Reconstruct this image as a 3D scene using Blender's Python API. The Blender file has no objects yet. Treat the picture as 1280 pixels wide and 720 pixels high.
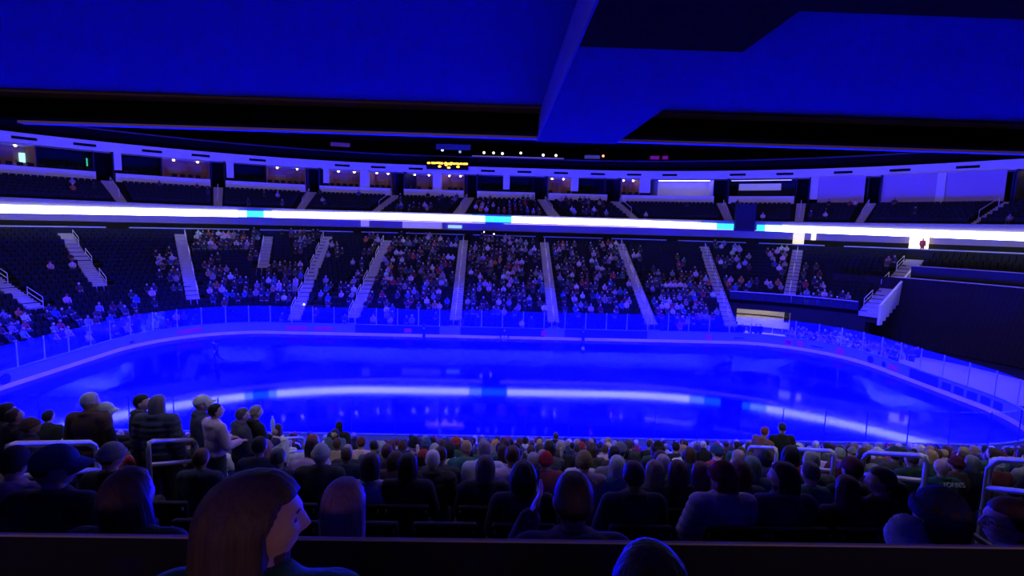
import bpy, bmesh, math, random
from mathutils import Vector, Matrix, Euler
import numpy as np
random.seed(11)
sc = bpy.context.scene
COL = sc.collection
PI = math.pi

# ------------------------------------------------------------------ camera
F_PX = 652.7
CAM = Vector((-0.36, -23.2, 10.73))
PITCH, ROLL, YAW = 0.11772, 0.0270, 0.0241
fwd = Vector((math.sin(YAW)*math.cos(PITCH), math.cos(YAW)*math.cos(PITCH), -math.sin(PITCH)))
rgt0 = Vector((math.cos(YAW), -math.sin(YAW), 0))
up0 = rgt0.cross(fwd)
rgt = math.cos(ROLL)*rgt0 + math.sin(ROLL)*up0
upv = -math.sin(ROLL)*rgt0 + math.cos(ROLL)*up0
cd = bpy.data.cameras.new('camera')
cam = bpy.data.objects.new('camera', cd)
COL.objects.link(cam)
M = Matrix.Identity(4)
for i in range(3):
    M[i][0], M[i][1], M[i][2], M[i][3] = rgt[i], upv[i], -fwd[i], CAM[i]
cam.matrix_world = M
cd.sensor_width = 36.0
cd.lens = F_PX/1280*36
cd.clip_start = 0.05
cd.clip_end = 400
sc.camera = cam

# ------------------------------------------------------------------ world, lamps, exposure
w = bpy.data.worlds.new('arena_dark')
sc.world = w
w.use_nodes = True
w.node_tree.nodes['Background'].inputs[0].default_value = (0.0, 0.0, 0.0, 1)
w.node_tree.nodes['Background'].inputs[1].default_value = 0.0

def area(name, loc, sx, sy, color, power, spread=180, rot=(0, 0, 0)):
    l = bpy.data.lights.new(name, 'AREA')
    l.shape = 'RECTANGLE'; l.size = sx; l.size_y = sy
    l.color = color; l.energy = power; l.spread = math.radians(spread)
    o = bpy.data.objects.new(name, l); COL.objects.link(o)
    o.location = loc; o.rotation_euler = rot
    return o
# blue show lighting rig over the ice, and an added dim violet fill under the roof
area('ice_show_lights', (0, 13, 27), 58, 20, (0.0, 0.0, 1.0), 300000, 70)
area('violet_fill', (0, 15, 29), 90, 50, (0.42, 0.26, 1.0), 9000, 170)
area('rear_pink_fill', (0, -33, 11.6), 44, 1.6, (1.0, .50, .85), 260, 170, (math.radians(84), 0, 0))  # added pink fill from behind, tinting the backs of the near crowd
sc.view_settings.view_transform = 'Standard'
sc.view_settings.look = 'None'
sc.view_settings.exposure = 0.0
sc.view_settings.gamma = 1.0
sc.view_settings.use_curve_mapping = False

# ------------------------------------------------------------------ helpers
def ray(px, py):
    return fwd + rgt*((px-640)/F_PX) - upv*((py-360)/F_PX)
def at(px, py, D):
    """world point seen at a pixel, D metres in front of the camera measured along +Y"""
    d = ray(px, py)
    return CAM + d*(D/d.y)
def proj(P):
    q = Vector(P)-CAM
    z = q.dot(fwd)
    if z < 0.05: return None
    return 640+F_PX*q.dot(rgt)/z, 360-F_PX*q.dot(upv)/z

MATS = {}
def mat(name, color=(.5, .5, .5), rough=.6, metal=0., spec=.5, emit=None, estr=0., noise=0., nscale=8., bump=0., bscale=40., objcol=False, coat=0.):
    if name in MATS: return MATS[name]
    m = bpy.data.materials.new(name); m.use_nodes = True
    nt = m.node_tree; b = nt.nodes['Principled BSDF']
    b.inputs['Roughness'].default_value = rough
    b.inputs['Metallic'].default_value = metal
    b.inputs['Specular IOR Level'].default_value = spec
    b.inputs['Coat Weight'].default_value = coat
    src = None
    if objcol:
        oi = nt.nodes.new('ShaderNodeObjectInfo'); src = oi.outputs['Color']
    else:
        b.inputs['Base Color'].default_value = (*color, 1)
    if noise > 0:
        tc = nt.nodes.new('ShaderNodeTexCoord'); nz = nt.nodes.new('ShaderNodeTexNoise')
        nz.inputs['Scale'].default_value = nscale; nz.inputs['Detail'].default_value = 4
        nt.links.new(tc.outputs['Object'], nz.inputs['Vector'])
        mr = nt.nodes.new('ShaderNodeMapRange')
        mr.inputs['To Min'].default_value = 1-noise; mr.inputs['To Max'].default_value = 1+noise
        nt.links.new(nz.outputs['Fac'], mr.inputs['Value'])
        vm = nt.nodes.new('ShaderNodeVectorMath'); vm.operation = 'SCALE'
        if src: nt.links.new(src, vm.inputs[0])
        else: vm.inputs[0].default_value = color
        nt.links.new(mr.outputs['Result'], vm.inputs['Scale'])
        src = vm.outputs['Vector']
    if src: nt.links.new(src, b.inputs['Base Color'])
    if bump > 0:
        tc = nt.nodes.new('ShaderNodeTexCoord'); nz = nt.nodes.new('ShaderNodeTexNoise')
        nz.inputs['Scale'].default_value = bscale; nz.inputs['Detail'].default_value = 3
        nt.links.new(tc.outputs['Object'], nz.inputs['Vector'])
        bp = nt.nodes.new('ShaderNodeBump'); bp.inputs['Strength'].default_value = bump; bp.inputs['Distance'].default_value = .01
        nt.links.new(nz.outputs['Fac'], bp.inputs['Height']); nt.links.new(bp.outputs['Normal'], b.inputs['Normal'])
    if emit:
        b.inputs['Emission Color'].default_value = (*emit, 1); b.inputs['Emission Strength'].default_value = estr
    MATS[name] = m
    return m

def hair_mat():
    m = bpy.data.materials.new('hair_strands'); m.use_nodes = True
    nt = m.node_tree; b = nt.nodes['Principled BSDF']; b.inputs['Roughness'].default_value = .55; b.inputs['Specular IOR Level'].default_value = .3
    oi = nt.nodes.new('ShaderNodeObjectInfo'); tc = nt.nodes.new('ShaderNodeTexCoord')
    mp = nt.nodes.new('ShaderNodeMapping'); mp.inputs['Scale'].default_value = (90, 90, 5)
    nz = nt.nodes.new('ShaderNodeTexNoise'); nz.inputs['Scale'].default_value = 1.0; nz.inputs['Detail'].default_value = 3
    nt.links.new(tc.outputs['Object'], mp.inputs['Vector']); nt.links.new(mp.outputs['Vector'], nz.inputs['Vector'])
    mr = nt.nodes.new('ShaderNodeMapRange'); mr.inputs['To Min'].default_value = .45; mr.inputs['To Max'].default_value = 1.5
    nt.links.new(nz.outputs['Fac'], mr.inputs['Value'])
    vm = nt.nodes.new('ShaderNodeVectorMath'); vm.operation = 'SCALE'
    nt.links.new(oi.outputs['Color'], vm.inputs[0]); nt.links.new(mr.outputs['Result'], vm.inputs['Scale'])
    nt.links.new(vm.outputs['Vector'], b.inputs['Base Color'])
    bp = nt.nodes.new('ShaderNodeBump'); bp.inputs['Strength'].default_value = .7; bp.inputs['Distance'].default_value = .006
    nt.links.new(nz.outputs['Fac'], bp.inputs['Height']); nt.links.new(bp.outputs['Normal'], b.inputs['Normal'])
    return m
HAIR = hair_mat()
SKIN = mat('skin', (.62, .40, .31), .5, noise=.12, nscale=30, objcol=True)
CLOTH = mat('woven_cloth', rough=.85, noise=.18, nscale=14, bump=.5, bscale=60, objcol=True)
KNIT = mat('knit_wool', rough=.95, noise=.25, nscale=40, bump=.9, bscale=120, objcol=True)
CONC = mat('bare_concrete', (.30, .28, .31), .85, noise=.2, nscale=1.5, bump=.2, bscale=10)
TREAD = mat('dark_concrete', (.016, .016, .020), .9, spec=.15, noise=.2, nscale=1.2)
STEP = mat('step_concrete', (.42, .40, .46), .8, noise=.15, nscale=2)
SEATM = mat('seat_plastic_dark', (.008, .009, .013), .6, spec=.18)
METAL = mat('galvanised_rail', (.62, .62, .66), .38, metal=.6)
LAV = mat('painted_white_wall', (.80, .78, .80), .75, noise=.06, nscale=1)
PINKW = mat('textured_pink_wall', (.50, .38, .50), .85, noise=.2, nscale=12)
BLACK = mat('matt_black', (.005, .005, .006), .95, spec=.0)
DARK = mat('dark_panel', (.014, .014, .018), .7, spec=.2)
DKBLUE = mat('dark_blue_panel', (.014, .015, .034), .6, spec=.2)

def mesh_obj(name, bm, m=None, parent=None, smooth=False):
    me = bpy.data.meshes.new(name); bm.to_mesh(me); bm.free()
    if smooth:
        me.polygons.foreach_set('use_smooth', [True]*len(me.polygons))
    return me_obj(name, me, m, parent)
def me_obj(name, me, m=None, parent=None):
    o = bpy.data.objects.new(name, me); COL.objects.link(o)
    if m is not None:
        if not me.materials: me.materials.append(m if not isinstance(m, (list, tuple)) else m[0])
        if isinstance(m, (list, tuple)):
            for x in m[1:]: me.materials.append(x)
    if parent is not None: o.parent = parent
    return o
def py_obj(name, vs, fs, m=None, parent=None, smooth=False):
    me = bpy.data.meshes.new(name); me.from_pydata([tuple(v) for v in vs], [], fs); me.update()
    if smooth: me.polygons.foreach_set('use_smooth', [True]*len(me.polygons))
    return me_obj(name, me, m, parent)
def empty(name, loc=(0, 0, 0), rz=0):
    o = bpy.data.objects.new(name, None); COL.objects.link(o); o.location = loc; o.rotation_euler = (0, 0, rz)
    o.empty_display_size = .1
    return o
def tag(o, label=None, cat=None, group=None, kind=None):
    if label: o['label'] = label
    if cat: o['category'] = cat
    if group: o['group'] = group
    if kind: o['kind'] = kind
    return o
def bbox(bm, x0, x1, y0, y1, z0, z1, bev=0):
    vs = [bm.verts.new(p) for p in ((x0,y0,z0),(x1,y0,z0),(x1,y1,z0),(x0,y1,z0),(x0,y0,z1),(x1,y0,z1),(x1,y1,z1),(x0,y1,z1))]
    fs = [bm.faces.new([vs[i] for i in f]) for f in ((3,2,1,0),(4,5,6,7),(0,1,5,4),(1,2,6,5),(2,3,7,6),(3,0,4,7))]
    if bev:
        es = list({e for f in fs for e in f.edges})
        bmesh.ops.bevel(bm, geom=es, offset=bev, segments=2, profile=.5, affect='EDGES')
def box(name, x0, x1, y0, y1, z0, z1, m, parent=None, bev=0):
    bm = bmesh.new(); bbox(bm, x0, x1, y0, y1, z0, z1, bev)
    return mesh_obj(name, bm, m, parent)
def tube(bm, pts, r, n=8):
    pts = [Vector(p) for p in pts]; rings = []
    for i, p in enumerate(pts):
        d = (pts[min(i+1, len(pts)-1)]-pts[max(i-1, 0)]).normalized()
        a = d.cross(Vector((0, 0, 1)) if abs(d.z) < .9 else Vector((1, 0, 0))).normalized(); b = d.cross(a)
        rings.append([bm.verts.new(p+r*(math.cos(2*PI*k/n)*a+math.sin(2*PI*k/n)*b)) for k in range(n)])
    for A, B in zip(rings[:-1], rings[1:]):
        for k in range(n): bm.faces.new((A[k], A[(k+1) % n], B[(k+1) % n], B[k]))
    bm.faces.new(rings[0][::-1]); bm.faces.new(rings[-1])

# ------------------------------------------------------------------ plan curves of the bowl: t=0 boards, t=1 suite fascia
def cpar(t): return 21.95-11.95*t, 17.37-16.67*t, 8.53+44.47*t
def Q(t, u):
    cx, cy, R = cpar(t)
    s = 1 if u >= 0 else -1; a = abs(u)
    if a <= 10: return Vector((u/10*cx, cy+R, 0))
    th = (a-10)/53
    if th > PI/2:
        return Vector((s*(cx+R), cy-(th-PI/2)*53, 0))
    return Vector((s*(cx+R*math.sin(th)), cy+R*math.cos(th), 0))
def QZ(t, u, z):
    p = Q(t, u); p.z = z; return p
def u_of(px, z, t=1.0):
    lo, hi = -85., 85.
    for _ in range(40):
        m = (lo+hi)/2; p = QZ(t, m, z); q = proj(p)
        if q is None: x = -1e4 if m < 0 else 1e4
        else: x = q[0]
        if x < px: lo = m
        else: hi = m
    return lo
def strip(name, prof, u0, u1, m, parent=None, n=None, closed=False, smooth=False):
    """sweep a (t, z) profile along the bowl curve"""
    n = n or max(1, int(abs(u1-u0)/1.5))
    vs, fs = [], []; k = len(prof)
    for i in range(n+1):
        u = u0+(u1-u0)*i/n
        for t, z in prof: vs.append(QZ(t, u, z))
    e = k if closed else k-1
    for i in range(n):
        for j in range(e):
            a, b = i*k+j, i*k+(j+1) % k
            fs.append((a, b, b+k, a+k))
    if closed:
        fs.append(tuple(range(k))[::-1]); fs.append(tuple(n*k+j for j in range(k)))
    return py_obj(name, vs, fs, m, parent, smooth)
def slab(name, t0, t1, z0, z1, u0, u1, m, parent=None, n=None):
    return strip(name, [(t0, z0), (t0, z1), (t1, z1), (t1, z0)], u0, u1, m, parent, n, True)
def S(o): o['kind'] = 'structure'; return o

# ------------------------------------------------------------------ shell
S(box('floor', -95, 95, -40, 85, -.4, -.06, TREAD))
S(box('ceiling', -95, 95, -40, 85, 33, 33.4, BLACK))
S(box('wall_far', -95, 95, 84, 85, -.06, 33, BLACK))
S(box('wall_left', -95, -94, -40, 84, -.06, 33, BLACK))
S(box('wall_right', 94, 95, -40, 84, -.06, 33, BLACK))
S(box('wall_near', -95, 95, -40, -39, -.06, 33, BLACK))

# ------------------------------------------------------------------ ice
def rink_curve():
    """closed rounded rectangle, list of (point, outward normal) at about 0.5 m"""
    out = []
    L, W, R = 60.96, 25.9, 8.53
    def lin(a, b, nrm):
        a, b = Vector(a), Vector(b); n = round((b-a).length/.5)
        for i in range(n): out.append((a+(b-a)*i/n, Vector(nrm)))
    def arc(cx, cy, a0):
        n = 28
        for i in range(n):
            t = a0+PI/2*i/n; d = Vector((math.cos(t), math.sin(t), 0)); out.append((Vector((cx, cy, 0))+R*d, d))
    x, y = L/2, W
    lin((-x+R, y, 0), (x-R, y, 0), (0, 1, 0))
    n = 28
    def arc_cw(cx, cy, a0):
        for i in range(n):
            t = a0-PI/2*i/n; d = Vector((math.cos(t), math.sin(t), 0)); out.append((Vector((cx, cy, 0))+R*d, d))
    arc_cw(x-R, y-R, PI/2); lin((x, y-R, 0), (x, R, 0), (1, 0, 0)); arc_cw(x-R, R, 0)
    lin((x-R, 0, 0), (-x+R, 0, 0), (0, -1, 0)); arc_cw(-x+R, R, -PI/2)
    lin((-x, R, 0), (-x, y-R, 0), (-1, 0, 0)); arc_cw(-x+R, y-R, PI)
    return out
RC = rink_curve()
ICE = bpy.data.materials.new('blue_lit_ice'); ICE.use_nodes = True
_nt = ICE.node_tree; _b = _nt.nodes['Principled BSDF']
_b.inputs['Base Color'].default_value = (.001, .001, .9, 1); _b.inputs['Roughness'].default_value = .10; _b.inputs['IOR'].default_value = 1.31; _b.inputs['Specular IOR Level'].default_value = .065  # blue of the show light is put into the ice's base colour
_tc = _nt.nodes.new('ShaderNodeTexCoord'); _nz = _nt.nodes.new('ShaderNodeTexNoise'); _nz.inputs['Scale'].default_value = .35; _nz.inputs['Detail'].default_value = 6
_nt.links.new(_tc.outputs['Object'], _nz.inputs['Vector'])
_mr = _nt.nodes.new('ShaderNodeMapRange'); _mr.inputs['To Min'].default_value = .035; _mr.inputs['To Max'].default_value = .075
_nt.links.new(_nz.outputs['Fac'], _mr.inputs['Value']); _nt.links.new(_mr.outputs['Result'], _b.inputs['Roughness'])
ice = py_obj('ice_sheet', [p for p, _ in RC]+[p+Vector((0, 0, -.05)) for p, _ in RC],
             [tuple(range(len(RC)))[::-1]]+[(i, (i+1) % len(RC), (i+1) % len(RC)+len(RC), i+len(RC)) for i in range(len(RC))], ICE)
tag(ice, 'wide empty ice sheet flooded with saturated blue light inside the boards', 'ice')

# ------------------------------------------------------------------ dasher boards and glass
GLASS = bpy.data.materials.new('rink_glass'); GLASS.use_nodes = True
_nt = GLASS.node_tree; _nt.nodes.clear()
_o = _nt.nodes.new('ShaderNodeOutputMaterial'); _mx = _nt.nodes.new('ShaderNodeMixShader'); _t = _nt.nodes.new('ShaderNodeBsdfTransparent'); _g = _nt.nodes.new('ShaderNodeBsdfGlossy')
_g.inputs['Roughness'].default_value = .12; _g.inputs['Color'].default_value = (.9, .92, 1, 1)
_t.inputs['Color'].default_value = (.95, .96, 1, 1)
_fr = _nt.nodes.new('ShaderNodeFresnel'); _fr.inputs['IOR'].default_value = 1.55
_mn = _nt.nodes.new('ShaderNodeMath'); _mn.operation = 'MINIMUM'; _mn.inputs[1].default_value = .16
_nt.links.new(_fr.outputs[0], _mn.inputs[0]); _nt.links.new(_mn.outputs[0], _mx.inputs[0]); _nt.links.new(_t.outputs[0], _mx.inputs[1]); _nt.links.new(_g.outputs[0], _mx.inputs[2]); _nt.links.new(_mx.outputs[0], _o.inputs[0])
BOARD = mat('dasher_blue_lit', (.20, .22, .80), .45, noise=.06, nscale=3)  # blue light on the white boards is put into both board colours, deeper mid-rink
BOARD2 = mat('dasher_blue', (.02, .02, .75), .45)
KICK = mat('kick_strip_pink_lit', (1.0, .72, .70), .5)  # yellow plastic; its pink cast under blue light is put into the colour
CAPM = mat('cap_rail_blue', (.08, .10, .30), .45)
PINKAD = mat('advert_pink', (.80, .06, .45), .5)
REDAD = mat('advert_red', (.75, .05, .12), .5)
DKAD = mat('advert_dark', (.012, .012, .06), .5)
boards = empty('dasher_boards'); tag(boards, 'ring of dasher boards with pink kick strip round the blue ice', 'boards')
glassw = empty('rink_glass'); tag(glassw, 'clear safety glass with posts standing on the dasher boards', 'glass')
NP = len(RC); STEPN = 4
def ring_seg(i0, i1, prof):
    vs, fs = [], []; k = len(prof); m = i1-i0
    for i in range(i0, i1+1):
        p, nn = RC[i % NP]
        for o, z in prof: vs.append(p+nn*o+Vector((0, 0, z)))
    for i in range(m):
        for j in range(k):
            a, b = i*k+j, i*k+(j+1) % k
            fs.append((a, b, b+k, a+k))
    fs.append(tuple(range(k))[::-1]); fs.append(tuple(m*k+j for j in range(k)))
    return vs, fs
seg_bounds = list(range(0, NP, STEPN))
for si, i0 in enumerate(seg_bounds):
    i1 = min(i0+STEPN, NP)
    p, nn = RC[(i0+i1)//2 % NP]
    mid = nn.y > .95
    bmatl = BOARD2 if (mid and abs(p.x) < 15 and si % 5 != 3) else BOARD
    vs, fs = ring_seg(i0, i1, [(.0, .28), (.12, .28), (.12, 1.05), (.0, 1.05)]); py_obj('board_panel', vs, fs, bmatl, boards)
    vs, fs = ring_seg(i0, i1, [(-.02, 0), (.12, 0), (.12, .28), (-.02, .28)]); py_obj('kick_strip', vs, fs, KICK, boards)
    vs, fs = ring_seg(i0, i1, [(-.02, 1.05), (.14, 1.05), (.14, 1.10), (-.02, 1.10)]); py_obj('cap_rail', vs, fs, CAPM, boards)
    H = 2.65
    vs, fs = ring_seg(i0, i1, [(.06, 1.10), (.072, 1.10), (.072, H), (.06, H)]); py_obj('glass_pane', vs, fs, GLASS, glassw)
    pp, pn = RC[i0]
    tang = Vector((-pn.y, pn.x, 0)); a = pp+pn*.066
    pw = .012 if nn.y < -.9 else .03
    bm = bmesh.new(); bbox(bm, -pw, pw, -.025, .025, 1.10, H+.03)
    po = mesh_obj('glass_post', bm, METAL if nn.y > -.5 else DKBLUE, glassw); po.location = (a.x, a.y, 0); po.rotation_euler = (0, 0, math.atan2(tang.y, tang.x))
def board_patch(name, px, m, wdt, h0, h1, shape='bar', lab=None):
    """printed mark lying on the ice face of the boards, found by the column of its centre"""
    best, bi = 1e9, 0
    for i, (p, nn) in enumerate(RC):
        if p.y < 4 and abs(p.x) < 28: continue
        if nn.y < -.2: continue
        q = proj(p+Vector((0, 0, .6)))
        if q and abs(q[0]-px) < best: best, bi = abs(q[0]-px), i
    p, nn = RC[bi]; tg = Vector((nn.y, -nn.x, 0))
    c = p-nn*.016+Vector((0, 0, (h0+h1)/2))
    def P(a, b): return c+tg*a+Vector((0, 0, b))
    if shape == 'disc':
        r = (h1-h0)/2; vs = [P(r*1.1*math.cos(2*PI*k/16), r*math.sin(2*PI*k/16)) for k in range(16)]
    elif shape == 'swoosh':
        vs = [P(-wdt/2, 0), P(-wdt/3, -.1), P(0, -.08), P(wdt/2, -.02), P(wdt/2, .05), P(0, .04), P(-wdt/3, .10)]
    else:
        hh = (h1-h0)/2; vs = [P(-wdt/2, -hh), P(wdt/2, -hh), P(wdt/2*.97, hh), P(-wdt/2*.97, hh)]
    n = len(vs); vs = vs+[v+nn*.012 for v in vs]
    fs = [tuple(range(n)), tuple(range(n, 2*n))[::-1]]+[(i, i+n, (i+1) % n+n, (i+1) % n) for i in range(n)]
    o = py_obj(name, vs, fs, m, boards); o['label'] = lab
for a in ((228, PINKAD, 1.6, .42, .78), (243, PINKAD, 1.5, .48, .86), (370, PINKAD, 2.0, .4, .8), (405, PINKAD, 1.8, .42, .78), (512, PINKAD, .7, .4, .8),
          (682, PINKAD, .5, .4, .9), (888, PINKAD, .6, .4, .85), (162, DKAD, .4, .4, .6)):
    board_patch('advert_mark', *a, lab='blurred pink and dark advert mark on the board')
board_patch('advert_emblem', 986, REDAD, 1, .25, .95, 'disc', 'round red emblem'); board_patch('advert_emblem', 986.3, DKAD, 1, .42, .78, 'disc', 'dark centre of emblem')
board_patch('advert_emblem', 1000, PINKAD, 1, .4, .9, 'disc', 'round pink emblem'); board_patch('advert_emblem', 1050.5, REDAD, 1, .25, .95, 'disc', 'round red emblem')
board_patch('advert_swoosh', 1020, DKAD, 2.4, .4, .8, 'swoosh', 'dark swoosh mark'); board_patch('advert_swoosh', 925, DKAD, 2.6, .4, .8, 'swoosh', 'dark swoosh mark')
board_patch('advert_emblem', 1087, DKAD, 1, .3, .9, 'disc', 'round dark emblem'); board_patch('advert_emblem', 1106, DKAD, 1, .35, .8, 'disc', 'round dark emblem')
for x in (1182, 1200, 1212, 1230, 1248): board_patch('advert_mark', x, DKAD, .75, .35, .85, lab='dark advert block on the board')
board_patch('advert_mark', 1116, PINKAD, 1.0, .4, .75, lab='faint pink advert block on the board')
board_patch('advert_mark', 1153, BOARD2, 2.6, .25, 1.0, lab='deep blue advert block on the board')
board_patch('advert_emblem', 3, DKAD, 1, .25, .95, 'disc', 'round dark emblem')

# ------------------------------------------------------------------ far lower bowl
NR = 23
T0, T1 = .06, .80
def tj(j): return T0+(T1-T0)*j/(NR-1)
def zt(t): return .5+(t-.06)*27.8*.385
AISLES = [  # name, bottom point, top point, first row, last row, width
    ((-37.3, 19.6), (-45.5, 22.6), 5, 15), ((-37.0, 25.6), (-46.4, 33.1), 9, 22), ((-30.3, 28.2), (-38.8, 40.5), 4, 22), ((-27.2, 36.0), (-30.1, 44.6), 12, 22),
    ((-20.7, 28.4), (-23.4, 47.2), 1, 22), ((-15.0, 28.0), (-15.6, 47.7), 1, 22), ((-4.7, 28.0), (-5.4, 48.5), 1, 22), ((5.2, 28.0), (5.6, 48.5), 1, 22),
    ((15.2, 28.0), (16.1, 48.5), 1, 22), ((23.2, 28.0), (26.8, 46.2), 1, 22), ((30.5, 31.4), (37.0, 41.7), 8, 22), ((35.5, 26.2), (45.0, 32.9), 8, 22)]
def side(A, x, y):
    (x0, y0), (x1, y1) = A[0], A[1]
    L = math.hypot(x1-x0, y1-y0)
    return ((x-x0)*(y1-y0)-(y-y0)*(x1-x0))/L     # >0 on the right hand
R1, R2, RS = AISLES[9], AISLES[10], AISLES[11]
def in_bowl(j, x, y):
    if side(RS, x, y) > -.3: return j >= 16 if side(RS, x, y) > .9 else j >= 8
    if side(R1, x, y) > .7: return j >= 8
    return True
US = np.arange(-100, 84, .5)
vs, fs = [], []
def quad(a, b, c, d):
    k = len(vs); vs.extend((a, b, c, d)); fs.append((k, k+1, k+2, k+3))
dt = (T1-T0)/(NR-1)
for j in range(NR):
    t, z = tj(j), zt(tj(j)); zp = zt(tj(j-1)) if j else -.06
    for u in US:
        m = Q(t, u+.25)
        if not in_bowl(j, m.x, m.y): continue
        base = zp if (in_bowl(j-1, m.x, m.y) and j) else (z-1.0 if j else -.06)
        quad(QZ(t-dt/2, u, z), QZ(t-dt/2, u+.5, z), QZ(t+dt/2, u+.5, z), QZ(t+dt/2, u, z))
        quad(QZ(t-dt/2, u, base), QZ(t-dt/2, u+.5, base), QZ(t-dt/2, u+.5, z), QZ(t-dt/2, u, z))
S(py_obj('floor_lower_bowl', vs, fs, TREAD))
# seats and crowd of the far stands
CL = [(20,65,345,366,.3),(62,105,316,330,.12),(85,125,350,366,.15),(60,92,372,390,.35),(100,165,378,402,.4),(0,60,385,420,.25),(125,160,368,388,.3),(160,208,356,382,.5),(194,240,308,346,.4),
 (215,242,344,358,.5),(240,320,287,307,.85),(245,275,316,332,.35),(308,330,312,326,.4),(254,300,333,378,.5),(300,362,344,372,.4),(320,336,288,302,.5),(350,372,286,298,.4),(374,402,280,304,.6),
 (366,376,300,314,.4),(335,386,326,352,.5),(318,374,348,372,.6),(403,428,298,324,.5),(438,470,323,346,.5),(398,450,348,380,.5),(428,452,344,362,.5),(455,576,288,384,.40),(482,576,300,322,.25),
 (500,570,340,384,.2),(582,686,288,388,.52),(680,722,302,332,.4),(690,735,318,390,.42),(738,788,298,390,.45),(785,802,310,326,.5),(846,862,318,332,.5),(806,892,336,404,.62),(812,832,334,352,.4),
 (888,938,302,332,.4),(904,948,344,362,.5),(958,1002,308,338,.5),(958,992,344,360,.5),(1000,1026,330,342,.6),(1000,1032,346,374,.6),(1108,1124,320,334,.5),(1034,1064,363,377,.5),
 (0,290,388,450,.35),(290,900,384,420,.12)]
def dens(x, y):
    p = 0
    for x0, x1, y0, y1, d in CL:
        if x0 <= x <= x1 and y0 <= y <= y1: p = 1-(1-p)*(1-d)
    return p
crowd_spots = []          # (point, facing angle)
sv, sf = [], []
def seat_geo(P, rz, V=None, Fs=None):
    V = sv if V is None else V; Fs = sf if Fs is None else Fs
    c, s = math.cos(rz), math.sin(rz)
    def T(x, y, z): return (P.x+c*x-s*y, P.y+s*x+c*y, P.z+z)
    for (x0, x1, y0, y1, z0, z1) in ((-.23, .23, -.22, -.16, .42, .86), (-.23, .23, -.17, -.05, .40, .72)):
        k = len(V)
        V.extend(T(*p) for p in ((x0,y0,z0),(x1,y0,z0),(x1,y1,z0),(x0,y1,z0),(x0,y0,z1),(x1,y0,z1),(x1,y1,z1),(x0,y1,z1)))
        Fs.extend(tuple(k+i for i in f) for f in ((4,5,6,7),(0,1,5,4),(1,2,6,5),(2,3,7,6),(3,0,4,7)))
for j in range(NR):
    t, z = tj(j), zt(tj(j)); u = -95.
    while u < 82:
        P = QZ(t, u, z); P2 = Q(t, u+.1)
        d = (P2-Vector((P.x, P.y, 0))); step = .54*.1/max(d.length, 1e-4); u += step
        if not in_bowl(j, P.x, P.y): continue
        near = False
        for A in AISLES:
            if A[2] <= j <= A[3] and abs(side(A, P.x, P.y)) < (.85 if A is not RS else 1.1) and (Vector((P.x, P.y))-Vector(A[0])).dot(Vector(A[1])-Vector(A[0])) > -2: near = True
        if near: continue
        tg = d.normalized(); rz = math.atan2(tg.y, tg.x)+PI     # local +y faces the ice
        q = proj(P+Vector((0, 0, 1.0)))
        if q is None or q[0] < -40 or q[0] > 1320: continue
        seat_geo(P, rz)
        if random.random() < dens(*q): crowd_spots.append((P.copy(), rz, random.random()))
so = py_obj('far_seating', sv, sf, SEATM); tag(so, 'rows of empty dark folding seats on the far lower stand', 'seats', kind='stuff')
# rink side seats before the black drape on the right
for t, zz in ((.045, .02), (.08, .25), (.115, .5)):
    for u in np.arange(31, 84, .5):
        P = QZ(t, u, zz)
        if 41 < u and random.random() < (.75 if t < .1 else .35):
            tg = (Q(t, u+.1)-Q(t, u)).normalized(); crowd_spots.append((P, math.atan2(tg.y, tg.x)+PI, random.random()))
S(strip('floor_rinkside', [(.02, .0), (.30, .02)], 26, 100, mat('rinkside_floor', (.50, .42, .50), .7), n=60))
# aisle stairs
def T_of(x, y):
    lo, hi = -.2, 2.
    for _ in range(40):
        t = (lo+hi)/2; cx, cy, R = cpar(t); a, b = abs(x)-cx, y-cy
        g = (math.hypot(max(a, 0), max(b, 0)) if (a > 0 or b > 0) else max(a, b))-R
        if g > 0: lo = t
        else: hi = t
    return lo
def aisle_z(p): return zt(max(T0, min(T1+.02, T_of(p.x, p.y))))
def aisle_stairs(A, wd=1.1):
    a, b = Vector((*A[0], 0)), Vector((*A[1], 0)); d = (b-a).normalized(); nrm = Vector((d.y, -d.x, 0))
    V, Fs = [], []
    L = (b-a).length; k = (A[3]-A[2]+1)*2; z0, z1 = zt(tj(A[2]))-.15, zt(tj(A[3]))+.12
    for i in range(k):
        s0, s1 = L*i/k, L*(i+1)/k; pm = a+d*s1; pl_ = a+d*s0; z = aisle_z(pm)+.10; zl = aisle_z(pl_)+.10
        n = len(V)
        for s, zz in ((s0, zl-.3), (s0, z), (s1, z), (s1, zl-.3)):
            for e in (-wd/2, wd/2):
                p = a+d*s+nrm*e; p.z = zz; V.append(p)
        Fs += [(n, n+1, n+3, n+2), (n+2, n+3, n+5, n+4), (n, n+2, n+4, n+6), (n+1, n+7, n+5, n+3)]
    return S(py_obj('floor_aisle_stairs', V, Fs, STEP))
def rail_loop_me(length, slope, hgt=.9, r=.028):
    bm = bmesh.new()
    for f in (1.0, .52):
        h = hgt*f
        tube(bm, [(0, .0, h), (0, length, h+slope*length)], r, 6)
    tube(bm, [(0, 0, 0), (0, 0, hgt)], r, 6); tube(bm, [(0, length, slope*length), (0, length, hgt+slope*length)], r, 6)
    me = bpy.data.meshes.new('handrail'); bm.to_mesh(me); bm.free(); return me
RAILME = rail_loop_me(1.9, .385)
RAILFLAT = mat('white_painted_rail', (.78, .76, .84), .5)
names_aisle = ['stair beside the leftmost sparse block', 'second stair from the left stand corner', 'third stair from the left stand corner', 'short upper stair right of the third', 'stair before the curve straightens',
               'stair left of the sparse centre-left block', 'stair just left of centre', 'stair just right of centre', 'stair two blocks right of centre', 'stair beside the lit tunnel mouth',
               'stair above the tunnel roof', 'end stair beside the black drape']
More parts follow.
